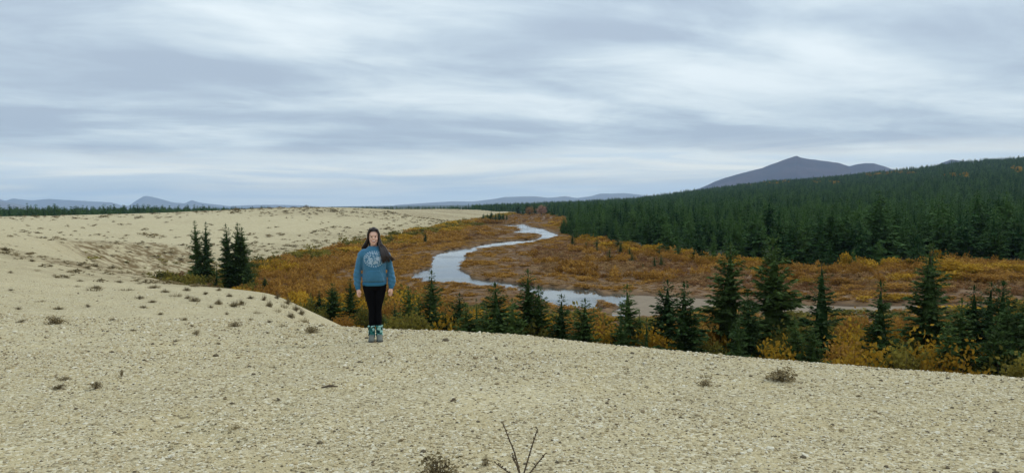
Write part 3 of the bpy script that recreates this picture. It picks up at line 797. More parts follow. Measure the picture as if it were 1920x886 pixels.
front = np.where((FP[:, 1] < 420) & (FS < 40) & (np.abs(FP[:, 0] / FP[:, 1]) < 0.68))[0]
front = front[np.argsort(-(FH[front] / FP[front, 1]) * np.where(FS[front] < 14, 1.3, 1.0))][:215]
def zone(x, y):
    u = x / y
    return 'behind the olive saplings' if u < 0.19 else ('behind the orange brush' if u < 0.36 else ('behind the twin spruces' if u < 0.53 else 'behind the belt of golden bushes'))
for i in front:
    hgt = FH[i]; e = empty('spruce_tree', (FP[i, 0], FP[i, 1], FZ[i]), random.random() * 6.28)
    cm, tm = MIDT[int(i) % 5]
    s = hgt / 10; wd = random.uniform(0.8, 1.15)
    for nm, me in (('crown', cm), ('trunk', tm)):
        o = obj_of(nm, me, parent=e); o.scale = (s * wd, s * wd, s)
    zn = zone(FP[i, 0], FP[i, 1]); sz = 'tall' if hgt > 10.5 else ('mid-height' if hgt > 7.2 else 'short young')
    rk = 'outermost rank of the forest' if FS[i] < 9 else ('second rank of the forest' if FS[i] < 22 else 'third rank of the forest')
    tag(e, f'{sz} spruce in the {rk}, {zn}', 'spruce', f'{sz} spruces, {rk}, {zn}')
rest = np.setdiff1d(np.arange(len(FP)), front)
wd = rng.uniform(0.75, 1.15, len(rest)) * FH[rest] / 10
scatter('spruce_forest', np.stack([FP[rest, 0], FP[rest, 1], FZ[rest]], 1), np.stack([wd, wd, FH[rest] / 10], 1), np.where(FP[rest, 1] < 520, rng.integers(4, 9, len(rest)), rng.integers(0, 4, len(rest))), FART + [src('forest_spruce_source', c_) for c_, _t in MIDT],
        'dense dark spruce forest covering the flat and the hillside', 'forest')
# olive saplings on the meadow before the forest
rsap = random.Random(21)
saps = [(1050 + 15 * rsap.random(), 428 + 12 * rsap.random()) for _ in range(5)] + [(1072 + 175 * rsap.random() ** 0.9, 0) for _ in range(26)]
for i, (x, by) in enumerate(saps):
    if by == 0: by = 452 + (x - 1072) * 0.25 + rsap.gauss(2, 8)
    y = by - rsap.uniform(9, 24)
    Y = vp(x, by)[1]
    spruce(x, y, Y, None, 'olive green sapling spruce scattered on the meadow before the forest', 'olive saplings on the meadow', 1.5, meshes=(YOUNG, MIDT[0][1]))
# pinkish bare-leaved tree at the far end of the river, and pale one beside it
def round_tree(px, py, Y, wd, mat, label, seed):
    top = at_depth(px, py, Y); z0 = gz(top[0], Y); h = top[2] - z0
    e = empty('birch_tree', (top[0], Y, z0)); 
    V, F = shrub_leaves(seed, 1500, 40, 0.085, 0.7, 0.42, 0.95)
    V = [Vector((v.x, v.y, 0.15 + v.z * 0.86)) for v in V]
    o = obj_of('crown', to_mesh('crown', V, F, mat), parent=e); o.scale = (wd, wd, h)
    V, F = shrub_stems(seed, 9, 0.35, 0.85, 0.018); o = obj_of('trunk', to_mesh('trunk', V, F, M['bark']), parent=e); o.scale = (wd, wd, h)
    tag(e, label, 'tree', 'leafy trees at the far end of the river')
round_tree(1015, 384, 920, 13, M['pink'], 'pinkish autumn birch beside the dark clump at the far end of the river', 5)
round_tree(993, 386, 910, 10, M['tan'], 'pale tan birch in front of the dark clump at the far end of the river', 6)

# ------------------------------------------------------------------ shrubs one can tell apart, below the crest and at the forest edge
SHR = {}
for k in ('gold', 'orange', 'olive'):
    SHR[k] = []
    for q in range(3):
        V, F = shrub_leaves(400 + q + len(k) * 10, 1500, 34, 0.085, 0.7)
        V2, F2 = shrub_stems(450 + q, 14)
        SHR[k].append((to_mesh('foliage', V, F, M[k]), to_mesh('stem', V2, F2, M['bark'])))
def shrub(px, py, Y, wpx, kind, label, group=None, name='willow_shrub'):
    if Y < 95:
        hh = random.uniform(3.2, 4.8); d = ray(px, py); Y = (ZV + hh - CAM[2]) / d[2] * d[1]; wpx *= 1.15
    top = at_depth(px, py, Y); z0 = gz(top[0], Y); h = max(0.8, top[2] - z0); wd = wpx / FPX * Y
    if Y < 95: wd = max(wd, 0.75 * h)
    e = empty(name, (top[0], Y, z0), random.random() * 6.283)
    fm, sm = random.choice(SHR[kind])
    for nm, me in (('foliage', fm), ('stem', sm)):
        o = obj_of(nm, me, parent=e); o.scale = (wd, wd, h)
    tag(e, label, 'shrub', group)
WORD = {'gold': 'golden yellow', 'orange': 'orange', 'olive': 'olive green'}
def common(k, x):
    zn = 'beside the standing person' if x < 760 else ('in front of the wide river bend' if x < 930 else ('in front of the lower river pool' if x < 1140 else ('in front of the gravel bar' if x < 1540 else 'in front of the golden bush belt')))
    return f'{WORD[k]} leafy shrub below the foreground sand crest, {zn}', f'{WORD[k]} shrubs below the sand crest'
thicket = [(642, 590, 74, 40, 'orange', 'round bright orange bush low beside the sand crest, near the standing person'), (575, 560, 78, 26, 'olive', None), (605, 575, 72, 30, 'olive', None), (680, 575, 70, 34, 'olive', None),
    (668, 556, 86, 36, 'gold', None), (700, 560, 88, 40, 'gold', None), (735, 560, 86, 40, 'orange', None), (752, 545, 92, 40, 'gold', None), (728, 592, 66, 34, 'olive', None), (748, 590, 64, 30, 'olive', None), (775, 585, 62, 34, 'olive', None), (800, 580, 62, 34, 'gold', None),
    (825, 588, 60, 34, 'olive', None), (845, 590, 58, 34, 'gold', None), (868, 592, 56, 30, 'olive', None), (893, 585, 56, 34, 'gold', None), (905, 595, 54, 30, 'olive', None), (945, 600, 52, 34, 'olive', None), (975, 600, 51, 40, 'gold', None), (1000, 604, 51, 42, 'olive', None),
    (1022, 598, 51, 36, 'gold', None), (1040, 600, 54, 36, 'orange', None), (1072, 592, 56, 40, 'orange', None), (1120, 595, 56, 44, 'orange', None), (1132, 612, 52, 38, 'gold', None), (1150, 618, 50, 36, 'olive', None), (1225, 615, 50, 40, 'gold', None), (1240, 628, 47, 36, 'gold', None), (1212, 612, 54, 36, 'olive', None),
    (1318, 600, 54, 44, 'orange', None), (1335, 615, 50, 44, 'gold', None), (1322, 628, 47, 34, 'olive', None), (1345, 590, 58, 40, 'orange', None), (1432, 615, 49, 44, 'gold', None), (1455, 640, 45, 44, 'gold', None), (1475, 620, 48, 46, 'olive', None), (1500, 615, 49, 44, 'olive', None), (1425, 640, 46, 40, 'olive', None), (1515, 640, 45, 36, 'olive', None),
    (1590, 622, 50, 52, 'gold', 'biggest golden willow thicket beside the slender tall spruce below the crest'), (1612, 615, 52, 54, 'gold', None), (1585, 640, 46, 44, 'orange', None), (1615, 648, 45, 44, 'gold', None), (1600, 590, 62, 50, 'orange', None), (1690, 610, 52, 46, 'gold', None), (1705, 585, 60, 48, 'orange', None), (1690, 640, 46, 44, 'olive', None),
    (1722, 640, 46, 40, 'olive', None), (1752, 632, 46, 46, 'gold', None), (1775, 655, 43, 40, 'gold', None), (1770, 600, 52, 40, 'orange', None), (1742, 660, 43, 36, 'olive', None), (1822, 640, 45, 40, 'gold', None), (1840, 665, 42, 40, 'olive', None), (1868, 640, 44, 40, 'olive', None), (1890, 660, 42, 40, 'olive', None), (1905, 645, 43, 40, 'gold', None), (1925, 670, 41, 46, 'olive', None)]
for x, y, Y, wp, k, lb in thicket:
    l, g = common(k, x); shrub(x, y, Y, wp, k, lb or l, g)
edge_sh = [(1770, 484, 148, 60, 'gold'), (1800, 490, 146, 60, 'gold'), (1830, 496, 144, 60, 'gold'), (1860, 500, 142, 50, 'orange'), (1885, 492, 146, 60, 'gold'), (1910, 494, 144, 50, 'gold'), (1780, 508, 132, 60, 'gold'), (1815, 512, 130, 60, 'orange'), (1850, 512, 130, 60, 'orange'), (1900, 512, 130, 60, 'orange'),
           (1690, 512, 136, 50, 'gold'), (1670, 530, 122, 60, 'orange'), (1700, 532, 121, 60, 'orange'), (1725, 526, 124, 50, 'orange'), (1640, 520, 132, 40, 'gold'), (1580, 520, 130, 50, 'orange'), (1500, 510, 140, 46, 'orange'), (1515, 520, 132, 46, 'gold'), (1365, 478, 176, 46, 'gold'), (1335, 480, 178, 40, 'gold'),
           (1420, 500, 156, 40, 'gold'), (1345, 494, 166, 50, 'orange'), (1600, 534, 124, 50, 'orange'), (1760, 530, 122, 50, 'gold'), (1240, 462, 214, 34, 'gold'), (1180, 452, 240, 34, 'gold'), (1275, 470, 200, 34, 'gold'), (1305, 474, 190, 34, 'gold'), (1215, 458, 225, 30, 'gold')]
for x, y, Y, wp, k in edge_sh:
    shrub(x, y, Y, wp, k, f'{WORD[k]} willow bush on the far side of the gravel bar before the forest', f'{WORD[k]} bushes before the forest')
bank_sh = [(885, 411, 560, 40, 'orange'), (905, 409, 580, 44, 'orange'), (925, 412, 570, 40, 'orange'), (870, 414, 540, 40, 'gold'), (850, 424, 430, 40, 'gold')]
for x, y, Y, wp, k in bank_sh:
    shrub(x, y, Y, wp, k, f'{WORD[k]} brush patch at the far toe of the pale dune', f'{WORD[k]} brush at the dune toe')
for x, y, Y, wp, k in [(560, 470, 222, 50, 'olive'), (590, 468, 232, 60, 'olive'), (630, 466, 236, 60, 'olive'), (655, 462, 236, 60, 'gold'), (520, 480, 200, 40, 'olive'), (505, 488, 186, 40, 'olive'), (610, 476, 220, 60, 'gold'), (745, 452, 280, 50, 'olive'), (770, 448, 290, 50, 'gold'), (480, 490, 170, 40, 'olive'), (470, 500, 150, 30, 'olive')]:
    shrub(x, y, Y, wp, k, f'{WORD[k]} willow brush creeping up the foot of the far dune', f'{WORD[k]} brush at the foot of the far dune')

# ------------------------------------------------------------------ low meadow scrub: one mass
def meadow():
    kinds = ['russet', 'tan', 'orange', 'gold', 'olive', 'russet']
    srcs = []
    for k, nm in enumerate(kinds):
        for q in range(2):
            V, F = shrub_leaves(500 + k * 7 + q, 150, 9, 0.19, 0.7)
            srcs.append(src('scrub_source', to_mesh('scrub', V, F, M[nm])))
    P = []
    for (y0, y1, rho) in ((20, 120, 0.9), (120, 200, 0.8), (200, 330, 0.40), (330, 560, 0.16), (560, 1150, 0.03)):
        n = int(rho * 1.42 * 0.5 * (y1 ** 2 - y0 ** 2))
        Y = np.sqrt(rng.uniform(y0 ** 2, y1 ** 2, n)); P.append(np.stack([Y * rng.uniform(-0.62, 0.80, n), Y], 1))
    P = np.concatenate(P); X, Y = P[:, 0], P[:, 1]
    S, _ = dune_sd(X, Y); fs = poly_sd(FOREST, X, Y); rv = poly_sd(RIVER, X, Y); br = poly_sd(BAR, X, Y)
    keep = (S < np.clip(Y * 0.02, 1.0, 9.0)) & (fs < 3) & (rv < -0.004 * Y) & (br < -1.0)
    X, Y, S, fs, rv, br = (a[keep] for a in (X, Y, S, fs, rv, br)); n = len(X)
    nz = fbm(X, Y, 26, 3); nz2 = fbm(X, Y, 8, 2); rd = rng.random(n)
    kind = np.where(rd < 0.8, 0, 1)                                   # russet carpet
    kind = np.where((nz > 0.12) & (rd < 0.55), 1, kind)
    kind = np.where((nz2 > 0.25) & (rd < 0.5), 2, kind)
    foot_b = (S > -9 - 6 * nz) & (rd < 0.6)
    kind = np.where(foot_b, np.where(nz2 > 0.1, 3, 4), kind)
    kind = np.where(foot_b & (nz < -0.1), 2, kind)
    edge_b = (fs > -10 - 12 * nz) & (rd < 0.6)
    kind = np.where(edge_b, np.where(nz2 > 0.28, 3, 2), kind)
    bank_b = (rv > -9) & (rd < 0.7)
    kind = np.where(bank_b, np.where(nz2 > -0.05, 1, 2), kind)
    lf = (X / Y < -0.06) & (Y < 420) & (S < -6) & (rd < 0.38)         # orange tongue on the left bank
    kind = np.where(lf, 2, kind)
    near = (Y < 110) & (rd < 0.5); kind = np.where(near, np.where(nz2 > 0.1, 2, np.where(nz > 0, 4, 3)), kind)
    kind = np.where((X / Y < -0.355) & (Y < 175), np.where(rd < 0.15, 4, np.where(rd < 0.5, 1, 0)), kind)
    size = np.where(kind == 0, 0.75, np.where(kind == 1, 0.8, np.where(kind == 2, 1.15, np.where(kind == 3, 1.5, 1.5))))
    rd2 = rng.random(n); size = size * rng.uniform(0.55, 1.5, n)
    hgt = size * np.where(kind < 2, 0.55, 0.85) * np.where(((rv > -18) & (Y > 170)) | ((rv > -16) & (Y > 85)) | (br > -12), 0.45, np.where(rd2 < 0.10, 1.9, 1.25)) * np.where((rv > -12) & (kind > 2), 0.6, 1.0)
    size = size * np.clip(Y / 190, 0.85, 2.4)
    Z = ground_z(X, Y) - 0.08
    return scatter('meadow_scrub', np.stack([X, Y, Z], 1), np.stack([size * 1.4, size * 1.4, hgt], 1), kind * 2 + rng.integers(0, 2, n), srcs,
                   'low russet, tan and orange scrub carpeting the valley meadow', 'scrub')
meadow()
# clearings with yellow aspens on the hillside
def hill_patches():
    V, F = shrub_leaves(77, 60, 7, 0.4, 0.7); s1 = src('aspen_source', to_mesh('aspen', V, F, M['gold']))
    P = []
    for px, py, wdt, n in ((1640, 325, 26, 60), (1692, 322, 18, 35), (1790, 327, 12, 20), (1810, 327, 8, 12), (1905, 316, 16, 30), (1470, 340, 10, 12), (1440, 343, 12, 14), (1530, 338, 14, 14), (1565, 342, 10, 10), (1405, 345, 8, 10)):
        for _ in range(n):
            x = px + random.gauss(0, wdt * 0.5); y0 = py + random.gauss(0, 2)
            d = ray(x, y0); Yg = np.linspace(600, 2380, 300); pts = CAM[None] + d[None] * (Yg / d[1])[:, None]
            zz = valley_z(pts[:, 0], pts[:, 1], False) + 8.0
            k = np.where(zz > pts[:, 2])[0]
            if len(k): P.append((pts[k[0], 0], pts[k[0], 1], zz[k[0]] - 2.0))
    P = np.array(P); P = P[::2]; sc = rng.uniform(3.5, 6.5, len(P))
    scatter('hillside_aspens', P, np.stack([sc * 1.2, sc * 1.2, sc * 0.8], 1), np.zeros(len(P)), [s1], 'scattered yellow aspen patches on the forested hillside', 'aspens')
hill_patches()

# ------------------------------------------------------------------ sand cover: pebbles, dry tufts, twigs
def pebbles():
    srcs = []
    for k in range(6):
        bm = bmesh.new(); bmesh.ops.create_icosphere(bm, subdivisions=1, radius=1.0)
        rd = random.Random(600 + k)
        for v in bm.verts: v.co = Vector((v.co.x * rd.uniform(0.75, 1.25), v.co.y * rd.uniform(0.75, 1.1), v.co.z * rd.uniform(0.45, 0.7)))
        me = bpy.data.meshes.new('pebble'); bm.to_mesh(me); bm.free()
        me.materials.append(PEB[k]); srcs.append(src('pebble_source', me))
    P = []
    for (y0, y1, rho) in ((3.2, 7, 1200), (7, 11, 700), (11, 18, 240), (18, 34, 22)):
        n = int(rho * 1.5 * 0.5 * (y1 ** 2 - y0 ** 2)); Y = np.sqrt(rng.uniform(y0 ** 2, y1 ** 2, n)); P.append(np.stack([Y * rng.uniform(-0.72, 0.72, n), Y], 1))
    P = np.concatenate(P); X, Y = P[:, 0], P[:, 1]
    S, W = dune_sd(X, Y); keep = (S / W > 0.8) & (fbm(X, Y, 2.2, 3) > rng.uniform(-0.9, 0.45, len(X)))
    X, Y = X[keep], Y[keep]; n = len(X)
    s = np.exp(rng.normal(math.log(0.0068), 0.42, n)) * np.clip(Y / 7, 1, 2.0)
    Z = dune_z(X, Y) + s * 0.12
    scatter('gravel', np.stack([X, Y, Z], 1), s, rng.choice(6, n, p=[.24, .22, .2, .16, .09, .09]), srcs, 'loose pale gravel strewn over the foreground sand', 'gravel', tilt=0.25)
PEB = [simple_mat('pebble_buff', (0.38, 0.30, 0.165)), simple_mat('pebble_pale', (0.52, 0.45, 0.30)), simple_mat('pebble_sand', (0.44, 0.355, 0.20)), simple_mat('pebble_white', (0.62, 0.56, 0.42)), simple_mat('pebble_dark', (0.11, 0.085, 0.05)), simple_mat('pebble_brown', (0.22, 0.165, 0.09))]
pebbles()

def tuft_mesh(seed, n, spread, lean, wdt, mat, up=1.0):
    rd = random.Random(seed); V, F = [], []
    for _ in range(n):
        a = rd.random() * 6.283; q = spread * rd.random() ** 0.6
        p = Vector((q * math.cos(a), q * math.sin(a), -0.03)); h = up * rd.uniform(0.4, 1.0) * (1 - 0.45 * q / spread)
        b = rd.random() * 6.283; o = Vector((math.cos(b), math.sin(b), 0)) * lean * rd.random() + Vector((math.cos(a), math.sin(a), 0)) * lean * 0.5
        m1 = p + Vector((0, 0, h * 0.6)) + o * 0.35; t1 = p + Vector((0, 0, h)) + o
        s_ = Vector((math.sin(b), -math.cos(b), 0)) * wdt
        i = len(V); V += [p - s_, p + s_, m1 + s_ * .7, m1 - s_ * .7, t1]; F += [(i, i + 1, i + 2, i + 3), (i + 3, i + 2, i + 4)]
    return to_mesh('blades', V, F, mat)
TUFT = [tuft_mesh(700 + k, 70, 0.5, 0.5, 0.014, M['straw']) for k in range(3)]
HEATH = []
for k in range(3):
    V, F = shrub_leaves(720 + k, 260, 16, 0.13, 0.6, 0.5, 0.9); HEATH.append(to_mesh('foliage', V, F, M['drytwig']))
HSTEM = []
for k in range(3):
    V, F = shrub_stems(740 + k, 26, 0.55, 1.0, 0.012); HSTEM.append(to_mesh('stem', V, F, M['twig']))
def hit_ground(px, py, lo=3.5, hi=130):
    d = ray(px, py); Yg = np.exp(np.linspace(math.log(lo), math.log(hi), 700)); pts = CAM[None] + d[None] * (Yg / d[1])[:, None]
    k = np.where(ground_z(pts[:, 0], pts[:, 1]) >= pts[:, 2])[0]
    if not len(k): return None
    p = pts[k[0]]; return (float(p[0]), float(p[1]), gz(p[0], p[1]))
def sand_plant(px, py, wpx, hpx, kind, label, group=None):
    p = hit_ground(px, py)
    if p is None: return
    wd = wpx / FPX * p[1] * (0.8 if group else 1); h = hpx / FPX * p[1] * 1.1
    e = empty('grass_tuft' if kind == 't' else 'heath_clump', p, random.random() * 6.28)
    if kind == 't': prts = [('blades', random.choice(TUFT))]
    elif kind == 'b': prts = [('stem', random.choice(HSTEM)), ('foliage', random.choice(HEATH)), ('blades', random.choice(TUFT))]
    else: prts = [('stem', random.choice(HSTEM)), ('foliage', random.choice(HEATH))]
    for nm, me in prts:
        o = obj_of(nm, me, parent=e); o.scale = (wd * random.uniform(0.8, 1.2), wd * random.uniform(0.5, 0.9), h * (0.55 if nm == 'foliage' and group else 1.0))
    tag(e, label, 'grass tuft' if kind == 't' else 'heath', group)
special = [(1464, 713, 62, 24, 'b', 'domed tangle of dry heath alone on the gravel near the crest drop'), (820, 898, 78, 42, 'b', 'dark brown heath clump beside the bare upright twigs on the gravel'), (104, 607, 40, 16, 'b', 'low dry heath clump with straw blades on the open left sand'),
    (180, 730, 22, 14, 'h', 'small dark twiggy clump of two knots on the gravel'), (228, 706, 12, 14, 'h', 'single dark knot of heath on the gravel'), (110, 728, 34, 8, 'h', 'flat dark smear of dead heath on the gravel'), (440, 805, 26, 18, 't', 'sparse dry grass sprig by the shallow scuffed prints'), (1322, 722, 34, 10, 'h', 'low pair of dead heath mats beside the domed tangle'),
    (1320, 708, 24, 8, 't', 'thin flattened straw tuft above the pair of dead heath mats'), (585, 624, 26, 14, 'b', 'straw coloured tuft at the corner of the sand crest'), (120, 712, 36, 5, 'h', 'long thin line of dead stems on the gravel'), (515, 690, 14, 8, 't', 'tiny straw tuft alone on the mid gravel'), (910, 872, 22, 18, 'h', 'small grey twig clump next to the dark brown heath clump'),
    (176, 545, 28, 12, 't', 'isolated straw tuft on the smooth left slope'), (440, 612, 26, 9, 'h', 'flat dark heath mat on the pale slope below the hollow'), (368, 628, 16, 9, 'h', 'small dark heath mat on the gravel below the slope'), (1610, 744, 18, 3, 'h', 'short dark scrap of dead heath near the right crest')]
for a in special: sand_plant(*a)
G_T = 'tufts and heath dotting the left dune slope'
spots = [(110, 580, 22, 7), (40, 604, 30, 8), (165, 576, 16, 8), (180, 541, 24, 9), (145, 538, 14, 6), (262, 561, 26, 9), (285, 567, 24, 6), (270, 577, 30, 6), (237, 545, 26, 8), (225, 530, 16, 6), (260, 532, 14, 6), (288, 540, 30, 8), (330, 556, 28, 12), (352, 560, 22, 10), (365, 565, 26, 12), (300, 590, 22, 6), (345, 600, 26, 7), (360, 612, 14, 5), (395, 577, 18, 6), (410, 570, 26, 12), (440, 575, 26, 14), (452, 572, 22, 14),
    (430, 556, 20, 8), (470, 560, 18, 8), (495, 563, 22, 14), (505, 575, 24, 16), (520, 585, 22, 12), (533, 578, 20, 16), (545, 596, 26, 14), (555, 583, 22, 16), (568, 604, 26, 14), (483, 588, 20, 9), (470, 600, 18, 8), (455, 540, 24, 10), (500, 548, 22, 12), (520, 560, 22, 14), (540, 570, 22, 16), (565, 590, 22, 14), (410, 545, 18, 8), (385, 552, 20, 8), (350, 545, 20, 9), (310, 548, 22, 8), (300, 530, 18, 10), (270, 520, 18, 8), (240, 512, 18, 8), (210, 504, 20, 9), (180, 500, 18, 8), (150, 498, 16, 7), (120, 492, 18, 8), (95, 500, 14, 6), (70, 508, 14, 6), (60, 490, 16, 6), (20, 512, 16, 6), (10, 470, 22, 10),
    (35, 580, 20, 6), (75, 566, 20, 5), (20, 545, 18, 5), (210, 600, 18, 5), (250, 620, 18, 5), (330, 640, 16, 5), (410, 645, 16, 5), (160, 650, 16, 4), (560, 625, 20, 7), (530, 612, 18, 8), (505, 605, 18, 7), (500, 625, 14, 5), (445, 600, 16, 5), (425, 590, 16, 7)]
rs = random.Random(3)
for x, y, wp, hp in spots:
    k = rs.choice('tbtbh'); nm = {'t': 'straw grass tuft', 'h': 'dark dry heath mat', 'b': 'mixed heath and straw tuft'}[k]
    zn = 'on the open smooth sand slope' if y > 530 and x < 320 else ('along the brown rim of the hollow' if y < 530 else ('on the sand shoulder below the hollow spruces' if x < 480 else 'on the sand edge dropping to the orange bush'))
    sz = 'broad' if wp >= 24 else ('mid-sized' if wp >= 18 else 'small')
    sand_plant(x, y, wp, hp, k, f'{sz} {nm} {zn}', f'{sz} {nm}s {zn}')
# bare upright twigs
def twigs():
    p = hit_ground(978, 905); e = empty('dry_plant', p)
    rd = random.Random(5)
    for (tx, ty) in ((943, 793), (1008, 803), (960, 850), (1022, 850), (930, 868)):
        t = at_depth(tx, ty, p[1] - 0.03 + rd.uniform(-.05, .05)); t = Vector((t[0] - p[0], t[1] - p[1], t[2] - p[2]))
        V, F = [], []
        b = Vector((rd.uniform(-.02, .02), rd.uniform(-.02, .02), -0.03)); md_ = (b + t) * 0.5 + Vector((rd.uniform(-.012, .012), 0, 0.01))
        tube(V, F, [b, md_, t], [0.0058, 0.0048, 0.0034], 5)
        for q in range(9):                       # withered buds along the stem
            f = 0.35 + 0.65 * q / 8; c = md_ + (t - md_) * (f - 0.35) / 0.65
            d = Vector((rd.uniform(-1, 1), rd.uniform(-1, 1), 0.6)).normalized()
            diamond(V, F, c, c + d * rd.uniform(.010, .024), d.cross(Vector((0, 1, .3))).normalized(), 0.006)
        o = obj_of('stalk', to_mesh('stalk', V, F, M['twig']), parent=e)
    tag(e, 'dry plant of bare upright stalks with withered buds on the gravel', 'dry plant')
twigs()
def stick(px, py, L, ang, label):
    p = hit_ground(px, py); V, F = [], []
    d = Vector((math.cos(ang), math.sin(ang), 0))
    tube(V, F, [d * (-L / 2) + Vector((0, 0, .004)), Vector((0, .01, .016)), d * (L / 2) + Vector((0, 0, .006))], [.007, .013, .004], 6)
    tube(V, F, [Vector((0, .01, .016)), d * (L * .15) + Vector((.02, .05, .02))], [.006, .002], 5)
    o = obj_of('stick', to_mesh('stick', V, F, M['twig'])); o.location = p; tag(o, label, 'stick')
stick(618, 727, 0.16, 0.2, 'short dark stick lying on the open gravel in front of the person')
stick(850, 752, 0.07, 0.9, 'tiny dark twig lying on the gravel')

# dry plants on the far dune: too many and too small to count
def dune_cover():
    V, F = shrub_leaves(801, 60, 7, 0.24, 0.6, 0.5, 0.8); s0 = src('dune_heath_source', to_mesh('dune_heath', V, F, M['drytwig']))
    V, F = shrub_leaves(802, 60, 7, 0.24, 0.6, 0.5, 0.8); s1 = src('dune_straw_source', to_mesh('dune_straw', V, F, M['straw']))
    V, F = shrub_leaves(803, 60, 7, 0.24, 0.6, 0.5, 0.8); s2 = src('dune_olive_source', to_mesh('dune_olive', V, F, M['olive']))
    P = []
    for y0, y1, rho in ((24, 70, 0.5), (70, 140, 0.30), (140, 300, 0.11), (300, 620, 0.05)):
        n = int(rho * 0.78 * 0.5 * (y1 ** 2 - y0 ** 2)); Y = np.sqrt(rng.uniform(y0 ** 2, y1 ** 2, n)); P.append(np.stack([Y * rng.uniform(-0.72, 0.06, n), Y], 1))
    P = np.concatenate(P); X, Y = P[:, 0], P[:, 1]
    S, W = dune_sd(X, Y); h = heath_map(X, Y, S); streak = fbm(X * 0.6, Y * 1.4, 9, 3)
    pr = np.clip(h * 0.85 + 0.03 + 0.35 * np.clip(streak, 0, 1) * (Y > 60), 0, 0.9)
    keep = (S > 0.5) & (rng.random(len(X)) < pr)
    X, Y, S = X[keep], Y[keep], S[keep]; n = len(X)
    s = np.exp(rng.normal(math.log(0.42), 0.45, n)) * np.clip(Y / 110, 0.7, 3.0)
    ix = np.where(rng.random(n) < 0.55, 0, 1); ix = np.where((S < 14) & (Y > 110) & (rng.random(n) < 0.6), 2, ix)
    Z = dune_z(X, Y) - 0.03
    scatter('dune_heath', np.stack([X, Y, Z], 1), np.stack([s * 1.4, s * 1.2, s * 0.5], 1), ix, [s0, s1, s2], 'sparse dry heath and grass dotted over the far dune', 'heath')
dune_cover()
# ------------------------------------------------------------------ person
from mathutils.bvhtree import BVHTree
def loft(V, F, secs, ns=20, shape=2.0):
    """closed vertical form from horizontal rings (x, y, z, rx, ry)"""
    i0 = len(V)
    for (x, y, z, rx, ry) in secs:
        for k in range(ns):
            a = 2 * math.pi * k / ns; c, s = math.cos(a), math.sin(a)
            e = 2.0 / shape
            V.append(Vector((x + rx * math.copysign(abs(c) ** e, c), y + ry * math.copysign(abs(s) ** e, s), z)))
    up = secs[-1][2] > secs[0][2]
    for i in range(len(secs) - 1):
        for k in range(ns):
            q = (i0 + i * ns + k, i0 + i * ns + (k + 1) % ns, i0 + (i + 1) * ns + (k + 1) % ns, i0 + (i + 1) * ns + k)
            F.append(q if up else q[::-1])
    b = tuple(i0 + k for k in range(ns)); t = tuple(i0 + (len(secs) - 1) * ns + k for k in range(ns))
    F.append(b[::-1] if up else b); F.append(t if up else t[::-1])
def limb(V, F, pts, rads, ns=10):
    """closed round tube with rounded ends along a path"""
    pts = [Vector(p) for p in pts]
    d0 = (pts[0] - pts[1]).normalized(); d1 = (pts[-1] - pts[-2]).normalized()
    P = [pts[0] + d0 * rads[0] * 0.8] + pts + [pts[-1] + d1 * rads[-1] * 0.8]; Rr = [rads[0] * 0.45] + list(rads) + [rads[-1] * 0.45]
    i0 = len(V)
    for i, p in enumerate(P):
        d = (P[min(i + 1, len(P) - 1)] - P[max(i - 1, 0)]).normalized()
        a = d.cross(Vector((0.13, 0.97, 0.21))).normalized(); b = d.cross(a)
        for k in range(ns):
            an = 2 * math.pi * k / ns; V.append(p + (a * math.cos(an) + b * math.sin(an)) * Rr[i])
    for i in range(len(P) - 1):
        for k in range(ns): F.append((i0 + i * ns + k, i0 + (i + 1) * ns + k, i0 + (i + 1) * ns + (k + 1) % ns, i0 + i * ns + (k + 1) % ns))
    F.append(tuple(i0 + k for k in range(ns))); F.append(tuple(i0 + (len(P) - 1) * ns + k for k in range(ns))[::-1])
def ellipsoid(V, F, c, r, nu=12, nv=8):
    loft(V, F, [(c[0], c[1], c[2] - r[2] * math.cos(math.pi * (i + 0.15) / (nv + 0.3)), r[0] * math.sin(math.pi * (i + 0.15) / (nv + 0.3)), r[1] * math.sin(math.pi * (i + 0.15) / (nv + 0.3))) for i in range(nv + 1)], nu)
def fused(name, V, F, mat, voxel, smooth=4, wrinkle=None):
    """join the forms into one continuous skin"""
    me = bpy.data.meshes.new(name); me.from_pydata([tuple(v) for v in V], [], F); me.update()
    bm = bmesh.new(); bm.from_mesh(me); bmesh.ops.recalc_face_normals(bm, faces=bm.faces); bm.to_mesh(me); bm.free()
    o = bpy.data.objects.new(name, me); col.objects.link(o)
    r = o.modifiers.new('r', 'REMESH'); r.mode = 'VOXEL'; r.voxel_size = voxel
    if smooth:
        s = o.modifiers.new('s', 'SMOOTH'); s.iterations = smooth; s.factor = 0.5
    dg = bpy.context.evaluated_depsgraph_get(); dg.update()
    out = bpy.data.meshes.new_from_object(o.evaluated_get(dg)); out.name = name
    bpy.data.objects.remove(o)
    if wrinkle:
        n = len(out.vertices); co = np.zeros(n * 3); no = np.zeros(n * 3)
        out.vertices.foreach_get('co', co); out.vertices.foreach_get('normal', no)
        co = co.reshape(-1, 3); no = no.reshape(-1, 3); co = co + no * wrinkle(co)[:, None]
        out.vertices.foreach_set('co', co.ravel()); out.update()
    out.materials.clear(); out.materials.append(mat)
    out.polygons.foreach_set('use_smooth', np.ones(len(out.polygons), bool))
    return out

